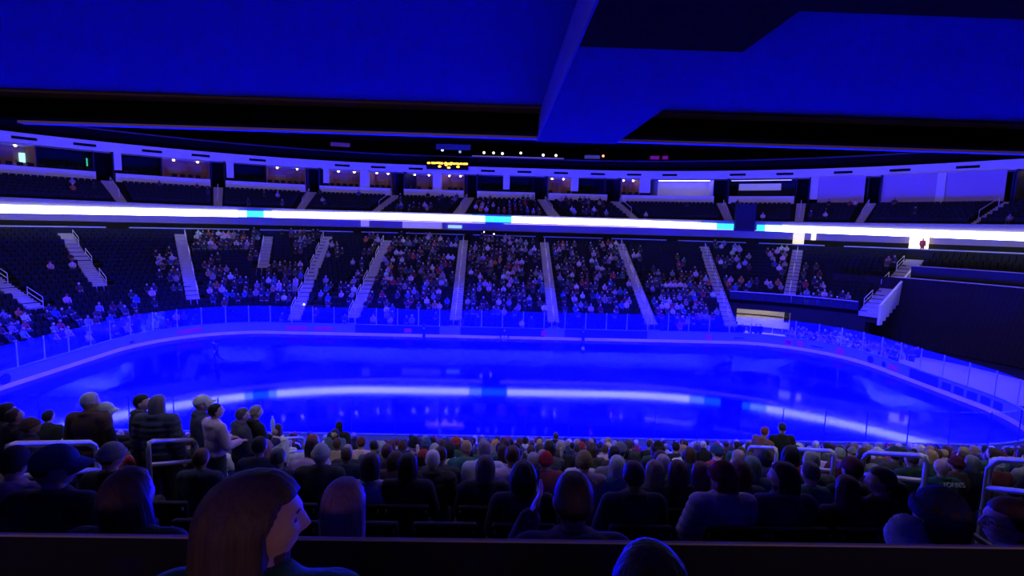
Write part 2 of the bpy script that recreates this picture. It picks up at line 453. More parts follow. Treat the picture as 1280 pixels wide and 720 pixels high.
for ai, A in enumerate(AISLES):
    aisle_stairs(A, 1.15 if ai < 11 else 1.6)
    a, b = Vector((*A[0], 0)), Vector((*A[1], 0)); d = (b-a).normalized(); L = (b-a).length
    z0, z1 = zt(tj(A[2])), zt(tj(A[3])); nl = max(2, int(L/3.1))
    off = {1: .5, 2: .45, 11: -.75, 0: .5, 4: -.45, 3: -.4, 5: -.4}.get(ai, 0.)
    nrm = Vector((d.y, -d.x, 0))
    for i in range(nl):
        nth = ['lowest', 'second lowest', 'third lowest', 'fourth lowest', 'fifth lowest', 'sixth lowest', 'seventh lowest', 'eighth lowest'][i]
        s = L*(i+.25)/nl
        p = a+d*s+nrm*off
        o = bpy.data.objects.new('handrail', RAILME); COL.objects.link(o)
        if not RAILME.materials: RAILME.materials.append(RAILFLAT)
        o.location = (p.x, p.y, aisle_z(p)+.10); o.rotation_euler = (0, 0, math.atan2(d.y, d.x)-PI/2)
        tag(o, nth+' pale handrail on far '+names_aisle[ai], 'handrail', 'handrails on the far '+names_aisle[ai])
# solid wall beside the end stair, stepped top
a, b = Vector((*RS[0], 0)), Vector((*RS[1], 0)); d = (b-a).normalized(); nrm = Vector((d.y, -d.x, 0)); L = (b-a).length
V, Fs = [], []
zb, zu = zt(tj(8)), zt(tj(16)); nst = 10; Lw = L*.66
for i in range(nst):
    s0, s1 = Lw*i/nst, Lw*(i+1)/nst
    zl = aisle_z(a+d*s0); zh = aisle_z(a+d*s1); k = len(V)
    for s, zz, top in ((s0, zl-.9, 0), (s1, zl-.9, 0), (s1, zh+1.0, 1), (s0, zl+1.0, 1)):
        for e in (.85, 1.05):
            p = a+d*s+nrm*e; p.z = zz; V.append(p)
    Fs += [(k, k+2, k+4, k+6), (k+1, k+7, k+5, k+3), (k+6, k+4, k+5, k+7), (k, k+1, k+3, k+2), (k, k+6, k+7, k+1), (k+2, k+3, k+5, k+4)]
S(py_obj('wall_end_stair', V, Fs, LAV))
# wall and black drape under and right of the raised corner rows
DRAPE = mat('black_drape', (.010, .007, .009), .95)
uR1, uRS = 25.0, 46.0
V, Fs = [], []
nd = 260
uD0 = 47.0
for i in range(nd+1):
    u = uD0+(100-uD0)*i/nd
    t = .55+.0022*math.sin(i*1.9)
    V += [QZ(t-.10, u, .02), QZ(t-.04, u, 6.6)]
for i in range(nd): Fs.append((2*i, 2*i+2, 2*i+3, 2*i+1))
dr = py_obj('black_drape', V, Fs, DRAPE, smooth=True); tag(dr, 'tall black drape hanging under the upper rows beside the end stair', 'drape')
hr = empty('drape_rail'); tag(hr, 'long pale pipe carrying the black drape along its top edge', 'rail')
bm = bmesh.new(); tube(bm, [QZ(.50, u, 6.65) for u in np.arange(u_of(1118, 6.6, .5), 90, 1.5)], .05, 6); mesh_obj('pipe', bm, METAL, hr)
# barrier in front of the upper right rows
uBR = u_of(1139, 7.5, .575)
br = empty('upper_row_barrier'); tag(br, 'glazed barrier with pale top rail before the rows over the drape', 'barrier')
strip('barrier_panel', [(.575, zt(.575)+.75), (.575, zt(.575)+1.75)], uBR, 90, mat('barrier_navy', (.026, .026, .036), .5, spec=.2), br)
S(strip('wall_barrier_base', [(.576, 5.5), (.576, zt(.575)+.75)], uBR, 90, DARK))
bm = bmesh.new(); tube(bm, [QZ(.575, u, zt(.575)+1.78) for u in np.arange(uBR, 90, 1.5)], .045, 6); mesh_obj('barrier_rail', bm, METAL, br)
# corner barrier over the tunnel
T7 = tj(8)-dt/2
uc0, uc1 = 0, 0
for u in np.arange(15, 60, .1):
    p = Q(T7, u)
    if side(R1, p.x, p.y) < .75: uc0 = u
    if side(RS, p.x, p.y) < -.8: uc1 = u
cb = empty('corner_barrier'); tag(cb, 'dark panelled barrier along the raised corner rows over the tunnel', 'barrier')
for i in range(10):
    ua, ub = uc0+(uc1-uc0)*i/10+.05, uc0+(uc1-uc0)*(i+1)/10-.05
    strip('barrier_panel', [(T7-.004, zt(tj(8))+.02), (T7-.004, zt(tj(8))+.85)], ua, ub, DKBLUE, cb)
bm = bmesh.new(); tube(bm, [QZ(T7-.004, u, zt(tj(8))+.9) for u in np.arange(uc0, uc1, .5)], .035, 6); mesh_obj('barrier_rail', bm, METAL, cb)
z7 = zt(tj(8))
# fascia under the corner rows, and the lit tunnel
uT0, uT1 = u_of(921, 2.0, T7), u_of(986, 2.0, T7)
S(slab('wall_corner_fascia', T7-.002, T7+.03, z7-.35, z7+.05, uc0, uc1+1.5, BLACK))
S(slab('wall_corner_base', T7+.0, T7+.03, -.05, z7-.35, uT1+.4, uc1+1.5, DARK))
S(slab('wall_corner_base', T7+.0, T7+.03, -.05, z7-.35, uc0, uT0, DARK))
CREAM = mat('cream_wall', (.62, .56, .42), .8, noise=.05)
tn = S(strip('wall_tunnel_back', [(T7+.16, -.05), (T7+.16, z7-.3)], uT0-1, uT1+2, CREAM, n=4))
S(strip('wall_tunnel_left', [(T7+.01, -.05), (T7+.01, z7-.7)], uT0-.02, uT0, CREAM, n=1))
pl = [QZ(T7+.01, uT0, -.05), QZ(T7+.16, uT0-.6, -.05), QZ(T7+.16, uT0-.6, z7-.3), QZ(T7+.01, uT0, z7-.3)]
S(py_obj('wall_tunnel_left', pl, [(0, 1, 2, 3)], CREAM))
pr = [QZ(T7+.01, uT1+.3, -.05), QZ(T7+.16, uT1+1.0, -.05), QZ(T7+.16, uT1+1.0, z7-.3), QZ(T7+.01, uT1+.3, z7-.3)]
S(py_obj('wall_tunnel_right', pr, [(0, 1, 2, 3)], CREAM))
tl = empty('tunnel_lamp'); tag(tl, 'warm strip lamp under the roof of the lit corner tunnel', 'lamp')
slab('lamp_tube', T7+.05, T7+.06, z7-.55, z7-.50, uT0+.5, uT1-.6, mat('tunnel_glow', (.9, .9, .8), emit=(1, .90, .62), estr=26), tl)
for (ua, ub, dtt) in ((uT1-1.25, uT1-1.10, .06), (uT1+.05, uT1+.20, .04)):
    S(slab('column_tunnel', T7+dtt, T7+dtt+.01, -.05, z7-.3, ua, ub, CREAM))
S(slab('wall_tunnel_dark', T7+.09, T7+.10, 1.0, z7-.3, uT1-1.0, uT1+.1, DARK))
S(slab('trim_tunnel_beam', T7+.075, T7+.085, 1.5, 1.62, uT0, uT1-.4, DARK))

# ------------------------------------------------------------------ concourse, rail and ribbon
S(slab('wall_concourse_low', .90, .92, 8.0, 10.0, -95, 95, DARK))
S(slab('wall_concourse', .90, .92, 10.0, 11.2, -95, 95, mat('concourse_mauve_paint', (.34, .28, .30), .8)))
S(slab('floor_concourse', .80, .92, 7.9, 8.2, -95, 95, TREAD))
for la, lb in ((-90, -50), (-48, -2), (0, 40), (42, 90)):  # added glow strips that brighten the concourse wall with pinkish light
    cl_ = slab('balcony_fill_strip', .80, .806, 11.0, 11.04, la, lb, mat('balcony_fill_glow', (.8, .7, .7), emit=(1, .62, .62), estr=1.6))
    tag(cl_, {-90: 'added dim fill strip under the far balcony at its left curve', -48: 'added dim fill strip under the far balcony left of centre', 0: 'added dim fill strip under the far balcony right of centre', 42: 'added dim fill strip under the far balcony at its right curve'}[la], 'lamp')
rl = empty('bowl_rail'); tag(rl, 'pale top rail running behind the last row of the far lower stand', 'rail')
for (ra, rb) in [(-95, -51.5), (-49, -34.5), (-33, -25.8), (-24.6, -19.6), (-18.2, -12.6), (-11.2, -4.3), (-3.4, 3.6), (4.5, 11.6), (13.2, 21.8), (23.6, 33.6), (35.4, 44.0), (46.4, 95)]:
    slab('rail_panel', .815, .818, 8.35, 9.36, ra, rb, DARK, rl); slab('top_bar', .812, .821, 9.36, 9.48, ra, rb, mat('rail_bar_grey', (.40, .42, .50), .5), rl)
def lit_panel(name, pxa, pxb, z0, z1, t, color, strength, label, cat):
    ua, ub = u_of(pxa, (z0+z1)/2, t), u_of(pxb, (z0+z1)/2, t)
    o = slab(name, t, t+.004, z0, z1, ua, ub, mat('glow_'+label.replace(' ', '_')[:40], (.8, .8, .8), emit=color, estr=strength), n=3)
    tag(o, label, cat); return o
lit_panel('concourse_opening', 451, 461, 10.15, 11.0, .895, (.40, .34, .70), .4, 'small violet lit opening in the concourse wall left of centre', 'opening')
lit_panel('concourse_opening', 503, 552, 10.1, 11.0, .895, (.52, .42, .45), .28, 'wide dim cream opening in the concourse wall under the ribbon screen', 'opening')
lit_panel('concourse_screen', 560, 577, 10.25, 10.65, .893, (.25, .45, 1.0), 1.4, 'small blue screen in the concourse wall left of centre', 'screen')
lit_panel('concourse_doorway', 991, 1005, 9.0, 10.9, .893, (.85, .78, .50), 1.0, 'tall cream lit doorway at the top of the corner stair', 'doorway')
lit_panel('concourse_doorway', 1014, 1020, 10.0, 10.9, .893, (.95, .80, .35), 1.2, 'narrow yellow lit doorway right of the tall cream doorway', 'doorway')
DOOR = lit_panel('concourse_doorway', 1136, 1160, 8.35, 11.0, .88, (1.0, .86, .60), 1.9, 'glaring white doorway over the end stair', 'doorway')
for px, c, s_ in ((465, (.5, .45, .9), .5),):
    pass
# balcony slab and ribbon
BALC = mat('balcony_grey_paint', (.20, .17, .18), .8, spec=.2)
S(strip('wall_balcony', [(.90, 11.2), (.70, 11.05), (.695, 12.15), (.72, 12.2)], -95, 95, BALC))
LEDM = {k: mat('led_'+k, (.1, .1, .1), emit=c, estr=s) for k, c, s in (('white', (.86, .93, 1.0), 7.), ('pale', (.30, .62, 1.0), 4.5), ('cyan', (.02, .33, 1.0), 3.2), ('deep', (.01, .22, .9), 2.4))}
ribbon = empty('ribbon_display'); tag(ribbon, 'long glowing white and cyan LED ribbon along the far balcony edge', 'display')
def led_kind(px):
    if 296 < px < 309: return 'pale'
    if 309 <= px < 330: return 'cyan'
    if 330 <= px < 345: return 'pale'
    if 585 <= px < 612: return 'pale'
    if 612 <= px < 642: return 'cyan'
    if 880 <= px < 897: return 'pale'
    if 897 <= px < 921: return 'cyan'
    if 921 <= px < 943: return None
    if 943 <= px < 958: return 'cyan'
    if 958 <= px < 975: return 'pale'
    return 'white'
ul = u_of(-260, 11.6, .69); ur = u_of(1540, 11.6, .69)
cur = ul
while cur < ur:
    nx = min(cur+1.25, ur)
    q = proj(QZ(.69, (cur+nx)/2, 11.6)); k = led_kind(q[0]) if q else 'white'
    if k:
        dz0 = -.45*max(0, (abs(cur)-12)/45); dz1 = -.45*max(0, (abs(nx)-12)/45)
        V = [QZ(t, u, z+dz) for u, dz in ((cur, dz0), (nx-.03, dz1)) for t, z in ((.690, 11.20), (.690, 11.95), (.696, 11.95), (.696, 11.20))]
        py_obj('led_panel', V, [(0, 1, 5, 4), (1, 2, 6, 5), (2, 3, 7, 6), (3, 0, 4, 7), (3, 2, 1, 0), (4, 5, 6, 7)], LEDM[k], ribbon)
    cur = nx
# dark box hanging before the ribbon
hb = empty('speaker_box'); tag(hb, 'dark speaker box hanging across the gap in the ribbon display', 'speaker')
ua, ub = u_of(919, 12, .66), u_of(944, 12, .66)
slab('cabinet', .66, .685, 10.9, 14.2, ua, ub, DKBLUE, hb, n=2)
slab('grille', .657, .66, 11.1, 14.0, ua+.15, ub-.15, DARK, hb, n=2)
# ------------------------------------------------------------------ club deck, suites
US_CL = (-95, 95)
prof = [(.72, 11.9)]
for i in range(7):
    t = .735+i*.031; z = 12.0+i*.37
    prof += [(t, z), (t+.031, z)]
S(strip('floor_club_deck', prof+[(.955, 14.6)], -95, 95, TREAD))
GAPS = [(119, 144), (263, 282), (382, 400), (489, 506), (580, 597), (668, 685), (758, 776), (892, 911), (993, 1012), (1081, 1101), (1257, 1270)]
gap_u = [(u_of(a, 15.5, .97), u_of(b, 15.5, .97)) for a, b in GAPS]
V2, F2 = [], []
for i in range(6):
    t, z = .75+i*.031, 12.0+i*.37; u = -90.
    while u < 90:
        u += .6
        if any(a-.2 < u < b+.2 for a, b in gap_u): continue
        P = QZ(t, u, z); q = proj(P+Vector((0, 0, 1)))
        if q is None or q[0] < -40 or q[0] > 1320: continue
        tg = (Q(t, u+.1)-Q(t, u)).normalized(); rz = math.atan2(tg.y, tg.x)+PI
        seat_geo(P, rz, V2, F2)
        pr = .35 if (490 < q[0] < 760 and (i < 2 or i > 3)) else .03
        if 560 < q[0] < 680: pr = .4
        if random.random() < pr: crowd_spots.append((P, rz, random.random()))
so = py_obj('club_seating', V2, F2, SEATM); tag(so, 'rows of dark seats between the ribbon display and the suite parapets', 'seats', kind='stuff')
for gi, (a, b) in enumerate(gap_u):
    V, Fs = [], []
    for i in range(15):
        t, z = .722+i*.0162, 11.95+i*.19; k = len(V)
        for tt, zz in ((t, z-.2), (t, z+.03), (t+.0162, z+.03)):
            V += [QZ(tt, a+(b-a)*.18, zz), QZ(tt, a+(b-a)*.82, zz)]
        Fs += [(k, k+1, k+3, k+2), (k+2, k+3, k+5, k+4)]
    S(py_obj('floor_club_stairs', V, Fs, STEP))
    bm = bmesh.new(); um = (a+b)/2
    tube(bm, [QZ(.78, um, 12.75), QZ(.78, um, 13.6), QZ(.90, um, 15.0), QZ(.90, um, 14.2)], .035, 6)
    o = mesh_obj('handrail', bm, RAILFLAT); tag(o, ['pale handrail on club stair under the leftmost dark stairwell', 'pale handrail on second club stair from the left', 'pale handrail on third club stair from the left', 'pale handrail on fourth club stair from the left',
        'pale handrail on club stair under the amber lamps', 'pale handrail on club stair just right of centre', 'pale handrail on seventh club stair from the left', 'pale handrail on club stair beside the hanging speaker box', 'pale handrail on club stair left of the pink wall panels',
        'pale handrail on club stair between the pink wall panels', 'pale handrail on rightmost club stair'][gi], 'handrail')
# fascia band
S(strip('wall_suite_back', [(1.15, 14.2), (1.15, 18.2)], -95, 95, DARK))
fas = empty('suite_fascia'); tag(fas, 'curved pale fascia band with dark slots above the suites', 'fascia')
strip('fascia_band', [(1.16, 18.0), (1.0, 18.0), (.998, 19.1), (1.02, 19.12), (1.16, 19.12)], -95, 95, LAV, fas)
for px in (30, 106, 190, 251, 322, 428, 473, 520, 610, 655.5, 701, 747, 792.5, 837, 922, 981, 1054, 1125, 1210):
    uc = u_of(px, 18.55, 1.0); hw = 1.0
    slab('slot', .9965, .9995, 18.42, 18.70, uc-hw, uc+hw, BLACK, fas, n=2)
bm = bmesh.new(); tube(bm, [QZ(.99, u, 17.85) for u in np.arange(-90, 90, 1.5)], .03, 5); mesh_obj('pipe', bm, METAL, fas)
# parapets and bays
cuts = [u_of(-60, 15.5, .97)]
for a, b in gap_u: cuts += [a, b]
cuts += [u_of(1360, 15.5, .97)]
for i in range(0, len(cuts), 2):
    a, b = cuts[i], cuts[i+1]
    if i//2 < 9: S(slab('wall_parapet', .96, .975, 14.45, 15.6, a, b, LAV))
for gi, (a, b) in enumerate(gap_u):
    S(slab('wall_stairwell', 1.0, 1.14, 14.2, 18.0, a+.05, a+.2, DKBLUE, n=1)); S(slab('wall_stairwell', .97, 1.14, 14.2, 18.0, b-.2, b-.05, DKBLUE, n=1))
    S(slab('stairwell_dark_sheet', 1.04, 1.05, 14.2, 18.0, a+.2, b-.2, BLACK, n=1))  # black sheet puts in the darkness of the open recess; no door here
for px0, px1 in ((142, 152), (283, 292), (404, 411), (450, 461), (541, 551), (629, 637), (715, 723), (800, 813), (1013, 1023)):
    a, b = u_of(px0, 16.8, .985), u_of(px1, 16.8, .985)
    S(slab('pillar_suite', .985, .998, 16.0 if px0 not in (450, 541, 1013) else 15.2, 18.0, a, b, LAV, n=1))
for px0, px1 in ((1023, 1081), (1101, 1171), (1182, 1257)):
    a, b = u_of(px0, 16.5, .985), u_of(px1, 16.5, .985); S(slab('wall_pink_panel', .985, .99, 14.75, 18.0, a, b, PINKW)); S(slab('trim_pink_panel', .975, .99, 14.6, 14.75, a, b, DARK))
a, b = u_of(1171, 16.5, .98), u_of(1182, 16.5, .98); S(slab('pillar_pink_bay', .975, .992, 14.0, 18.0, a, b, LAV, n=1))
WARM = mat('suite_warm_wall', (.36, .17, .08), .8, noise=.25, nscale=1.2)
GRN = mat('suite_unlit_wall', (.010, .028, .018), .7, spec=.1)
WOOD = mat('suite_cabinet_wood', (.22, .09, .05), .6)
LAMPG = mat('suite_lamp_glow', (1, 1, 1), emit=(1, .72, .50), estr=10)
TANW = mat('tan_wall', (.62, .48, .34), .8)
SUITES = [(-40, 45, 1, 'with a screen at the left end'), (46, 118, 0, 'left of the leftmost stairwell'), (152, 202, 0, 'right of the leftmost stairwell'), (203, 262, 1, 'left of the second stairwell'), (292, 332, 0, 'right of the second stairwell'),
          (333, 382, 1, 'left of the third stairwell'), (411, 450, 1, 'right of the third stairwell'), (461, 489, 1, 'left of the fourth stairwell'), (506, 541, 1, 'under the amber lamps, first half'), (551, 580, 1, 'under the amber lamps, second half'),
          (597, 629, 0, 'right of the fifth stairwell'), (637, 668, 0, 'left of the sixth stairwell'), (685, 715, 1, 'right of the sixth stairwell'), (723, 758, 0, 'with a green exit glow left of the seventh stairwell'),
          (776, 800, 1, 'right of the seventh stairwell'), (822, 892, 2, 'with a bright violet back wall'), (911, 993, 3, 'with dim violet walls right of the speaker box'), (1270, 1320, 4, 'with tan wall at the right end')]
suite_seat_me = None
def suite_chair_me():
    bm = bmesh.new(); bbox(bm, -.26, .26, -.25, .25, .42, .52, .03); bbox(bm, -.26, .26, -.30, -.22, .5, 1.0, .03); bbox(bm, -.03, .03, -.03, .03, .05, .42); bbox(bm, -.22, .22, -.22, .22, 0, .05)
    me = bpy.data.meshes.new('suite_chair'); bm.to_mesh(me); bm.free(); me.materials.append(DARK); return me
SCM = suite_chair_me()
stand_spots = []
for (x0, x1, lit, where) in SUITES:
    a, b = u_of(x0, 16.5, 1.0), u_of(x1, 16.5, 1.0)
    wm = {1: WARM, 0: GRN, 2: LAV, 3: DKBLUE, 4: TANW}[lit]  # unlit suites get their darkness through dark wall, side and soffit colours
    st = empty('suite', QZ(1.0, (a+b)/2, 14.5)); off = -st.location
    tag(st, {1: 'warm lit open suite ', 0: 'dark unlit open suite ', 2: 'wide open suite ', 3: 'wide dim suite ', 4: 'open suite '}[lit]+where, 'suite')
    def part(nm, *aa, **k):
        o = slab(nm, *aa, st, **k); o.location = off; return o
    part('back_wall', 1.10, 1.105, 14.5, 18.0, a, b, wm, n=3)
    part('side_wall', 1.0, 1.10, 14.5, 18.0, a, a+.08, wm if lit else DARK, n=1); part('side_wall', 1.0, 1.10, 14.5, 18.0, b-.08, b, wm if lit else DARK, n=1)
    part('suite_floor', .975, 1.10, 14.3, 14.5, a, b, TREAD, n=3)
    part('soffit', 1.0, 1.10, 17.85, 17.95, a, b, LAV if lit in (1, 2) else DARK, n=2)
    if lit == 1:
        part('counter', 1.085, 1.10, 14.5, 15.9, a+.3, b-.3, WOOD, n=1)
        part('wall_unit', 1.09, 1.10, 15.9, 17.3, a+(b-a)*.55, a+(b-a)*.8, WOOD, n=1)
        part('picture', 1.094, 1.099, 16.3, 17.0, a+(b-a)*.15, a+(b-a)*.4, mat('suite_picture', (.35, .22, .14), .6), n=1)
        nlamp = 2 if b-a > 2.0 else 1
        for k in range(nlamp):
            uu = a+(b-a)*(k+.5)/nlamp
            bm = bmesh.new(); bmesh.ops.create_uvsphere(bm, u_segments=10, v_segments=6, radius=.13)
            o = mesh_obj('downlight', bm, LAMPG, st); o.location = QZ(1.03, uu, 17.78)+off
    elif lit == 0:
        part('counter', 1.06, 1.08, 14.5, 15.6, a+.2, b-.2, DARK, n=1)
    elif lit == 2:
        o = slab('strip_lamp', 1.03, 1.035, 17.8, 17.84, a+.4, b-.4, mat('violet_lamp', (1, 1, 1), emit=(.62, .50, 1), estr=9), st, n=1); o.location = off
        part('sill', .985, 1.0, 15.55, 15.62, a, b, DARK, n=2)
    elif lit == 3:
        part('screen', 1.09, 1.10, 16.6, 17.5, a+1.6, b-1.5, mat('dim_violet_panel', (.5, .5, .75), emit=(.32, .28, .75), estr=.35), n=2)
        part('cupboard', 1.07, 1.085, 14.5, 17.2, a+.4, a+1.3, BLACK, n=1)
        o = slab('strip_lamp', 1.03, 1.035, 17.8, 17.84, a+.4, b-.4, mat('violet_lamp_dim', (1, 1, 1), emit=(.45, .40, 1), estr=3), st, n=1); o.location = off
    else:
        o = slab('strip_lamp', 1.03, 1.035, 17.8, 17.84, a+.2, b-.2, mat('warm_strip', (1, 1, 1), emit=(1, .8, .55), estr=10), st, n=1); o.location = off
    if lit in (0, 1):
        nc = max(2, int((b-a)/.75))
        for k in range(nc):
            if random.random() < .25: continue
            uu = a+(b-a)*(k+.5)/nc; P = QZ(1.0, uu, 15.1); tg = (Q(1, uu+.1)-Q(1, uu)).normalized()
            o = bpy.data.objects.new('suite_chair', SCM); COL.objects.link(o); o.location = P; o.rotation_euler = (0, 0, math.atan2(tg.y, tg.x)+PI)
            tag(o, ['first','second','third','fourth','fifth','sixth','seventh','eighth','ninth','tenth','eleventh','twelfth','thirteenth','fourteenth','fifteenth','sixteenth'][min(k, 15)]+' dark chair in suite '+where, 'chair', 'chairs in the suite '+where)
            if random.random() < (.5 if lit else .1): stand_spots.append(uu)
def glow_box(name, px, z, t, wdt, h, color, s, label, cat):
    u = u_of(px, z, t)
    o = slab(name, t, t+.004, z-h/2, z+h/2, u-wdt/2, u+wdt/2, mat('glow_'+label.replace(' ', '_')[:40], (.5, .5, .5), emit=color, estr=s), n=1); return tag(o, label, cat)
glow_box('exit_sign', 750, 16.5, 1.08, .3, .9, (.05, 1, .25), 1.6, 'upright green exit sign in the dark suite left of seventh stairwell', 'sign')
glow_box('exit_sign', 665, 16.6, 1.08, .15, .9, (.05, .8, .35), .8, 'narrow green exit sign in the dark suite left of sixth stairwell', 'sign')
glow_box('exit_sign', 110, 16.8, 1.08, .25, .9, (.05, .9, .5), .7, 'faint green exit sign in the dark suite by the leftmost stairwell', 'sign')
glow_box('wall_screen', 30, 16.7, 1.09, .7, 1.0, (.30, .75, 1), 1.8, 'bright cyan screen on the wall of the leftmost lit suite', 'screen')
glow_box('wall_screen', 601, 16.5, 1.08, .25, .25, (.8, 1, .8), 2.0, 'small white glow in the dark suite right of fifth stairwell', 'screen')
# amber dot display hanging over the fascia
ad = empty('amber_display'); tag(ad, 'dark display casing with amber dot lamps hanging over the fascia centre', 'display')
pa, pb = u_of(533, 19, .985), u_of(585, 19, .985)
slab('casing', .985, .992, 18.55, 19.75, pa, pb, BLACK, ad, n=2)
AMB = mat('amber_lamp', (.2, .1, 0), emit=(1, .42, .02), estr=5.5)
def amber(x, y):
    px = 525+x*70/1280; py = 195+y*25/457
    u = u_of(px, 19, .984); P = Q(.984, u)
    z = 19.2
    for _ in range(3):
        q = proj((P.x, P.y, z)); z += (q[1]-py)*.108
    bm = bmesh.new(); bmesh.ops.create_uvsphere(bm, u_segments=8, v_segments=6, radius=.17, matrix=Matrix.Diagonal((1.35, .4, .8, 1)))
    o = mesh_obj('dot_lamp', bm, AMB, ad); o.location = (P.x, P.y-.1, z)
for x, y in ((200, 160), (290, 160), (335, 163), (405, 158), (450, 165), (500, 168), (450, 240), (590, 165), (600, 205), (655, 180), (700, 190), (720, 165), (660, 268), (780, 178), (835, 175), (880, 185), (940, 180), (1010, 182), (1060, 182), (870, 250)): amber(x, y)
# upper wall with press level
S(strip('wall_upper', [(1.06, 19.12), (1.06, 20.7), (1.3, 20.7), (1.3, 32)], -95, 95, BLACK))
pg = empty('press_gantry'); tag(pg, 'dim press level with small lamps high above the suite fascia', 'gantry')
strip('ledge', [(1.055, 20.55), (1.055, 20.72), (1.09, 20.75)], -60, 60, mat('press_ledge', (.06, .05, .06), .8), pg)
ua, ub = u_of(590, 21, 1.05), u_of(705, 21, 1.05)
slab('lit_counter', 1.05, 1.06, 20.78, 20.86, ua, ub, mat('press_counter', (.4, .3, .25), emit=(.45, .28, .22), estr=.30), pg)
for px, z, c, s_ in ((553, 21.7, (.5, .6, 1), 2.5), (575, 21.5, (.4, .5, 1), .8), (605, 21.5, (1, .75, .5), 2.5), (617, 21.5, (1, .8, .7), 1.5), (628, 21.45, (.9, .8, 1), 2.2), (651, 21.6, (1, .85, .8), 1.4), (679, 21.4, (1, .85, .8), 2.5), (695, 21.4, (1, .85, .8), 2.0), (754, 21.5, (1, .25, .12), 2.5)):
    u = u_of(px, z, 1.1); bm = bmesh.new(); bmesh.ops.create_uvsphere(bm, u_segments=8, v_segments=6, radius=.20)
    o = mesh_obj('lamp', bm, mat('press_lamp_%d' % px, (.2, .2, .2), emit=c, estr=s_), pg); o.location = QZ(1.1, u, z)
for pxa, pxb, z0, z1, c in ((413, 437, 21.4, 21.95, (.10, .03, .05)), (731, 750, 21.0, 21.5, (.10, .09, .09)), (813, 824, 21.0, 21.5, (.32, .01, .07)), (828, 835, 21.0, 21.5, (.32, .01, .07)), (545, 588, 21.7, 22.5, (.008, .010, .05))):
    a, b = u_of(pxa, z0, 1.08), u_of(pxb, z0, 1.08)
    slab('panel', 1.08, 1.085, z0, z1, a, b, mat('press_panel_%d' % pxa, c, emit=c, estr=.28), pg, n=1)
rlamp = glow_box('red_beacon', 54, 21.2, 1.0, .9, .25, (1, .05, .12), 1.6, 'small red beacon in the dark above the fascia at left', 'lamp')

# ------------------------------------------------------------------ near overhang above the camera
SOF = mat('soffit_grey_paint', (.125, .125, .125), .9, spec=.05, noise=.03, nscale=.8)
BROWN = mat('soffit_dark_brown', (.095, .060, .012), .95, spec=.0, noise=.25, nscale=20)
z0, z1 = 11.73, 12.0
S(box('ceiling_overhang', -40, .05, -26, -17.47, z1, z1+.5, SOF))
S(box('ceiling_overhang_right', .97, 40, -20.73, -17.47, z1, z1+.5, SOF))
S(box('ceiling_duct_box', .05, .97, -20.17, -16.87, z0, z1+.5, SOF))
S(box('ceiling_dark_panel', .05, 40, -26, -20.73, z0+.002, z1+.5, BROWN)); S(box('ceiling_dark_panel_front', .052, .968, -20.73, -20.172, z0+.002, z1+.4, BROWN))
BEAM = mat('beam_brown', (.30, .20, .10), .9, spec=.0)
S(box('beam_overhang', -40, .03, -17.46, -17.2, z1-.02, z1+.5, BEAM)); S(box('beam_overhang_right', .975, 40, -17.46, -17.2, z1-.02, z1+.5, BEAM))
S(box('trim_ribbon_back', -40, .045, -17.1, -16.95, z0+.05, z1+1.5, BLACK)); S(box('trim_ribbon_back_right', .975, 40, -17.1, -16.95, z0+.05, z1+1.5, BLACK))
LIP = mat('lip_lit_tone', (.9, .9, .95), .5)  # brighter ice light on the lip is put in as whiter paint
S(box('trim_lip', -5.9, .045, -16.95, -16.84, z0+.02, z0+.05, LIP)); S(box('trim_lip_right', .975, 6.3, -16.95, -16.84, z0+.02, z0+.05, LIP))
S(box('duct_side_lit_panel', .035, .049, -26, -16.87, z0, z1-.01, mat('duct_side_lit_tone', (.26, .28, .28), .85, spec=.1)))  # added side panel; ribbon light on the duct face is put into its colour
S(box('ceiling_upper_deck', -40, 40, -39, -16.95, z1+1.5, z1+2.0, BLACK))
near_rib = empty('near_ribbon_display'); tag(near_rib, 'glowing LED ribbon on the outer face of the near overhang', 'display')
for i in range(30):
    box('led_panel', -37.5+2.5*i, -35.03+2.5*i, -16.7, -16.64, z0+.28, z0+1.15, LEDM['white'], near_rib)

# ------------------------------------------------------------------ near stand
ROWD = .85
def row_y(k): return -23.2+2.05+ROWD*k
def row_z(k): return 10.73-.18-.411*(2.05+ROWD*k)-1.28
NK = 23
V, Fs = [], []
for k in range(-3, NK):
    y, z = row_y(k), row_z(k)
    if k < 0: z = {-1: 8.82, -2: 9.18, -3: 9.18}[k]
    if k < 0: y0, y1 = y-.5, y+.35
    else: y0, y1 = y-.5, y+.35
    zn = row_z(k+1) if k+1 < NK else -.06
    n = len(V); V += [(-34, y0, z), (34, y0, z), (34, y1, z), (-34, y1, z), (34, y1, zn), (-34, y1, zn)]
    Fs += [(n, n+1, n+2, n+3), (n+3, n+2, n+4, n+5)]
S(py_obj('floor_near_stand', V, Fs, TREAD))
S(box('floor_near_walkway', -40, 40, -39, row_y(-3)-.5, 8.9, 9.18, TREAD))
WALLM = mat('low_wall_paint', (.010, .011, .030), .45, noise=.1)
S(box('wall_low_barrier', -30, 30, -21.5, -21.484, 8.4, 9.634, WALLM)); S(box('trim_low_barrier', -30, 30, -21.498, -21.486, 9.634, 9.642, mat('low_wall_cap', (.45, .45, .55), .4)))
AX = (-4.66, 4.65, -15.2, 14.6, 24.6, -25.2)
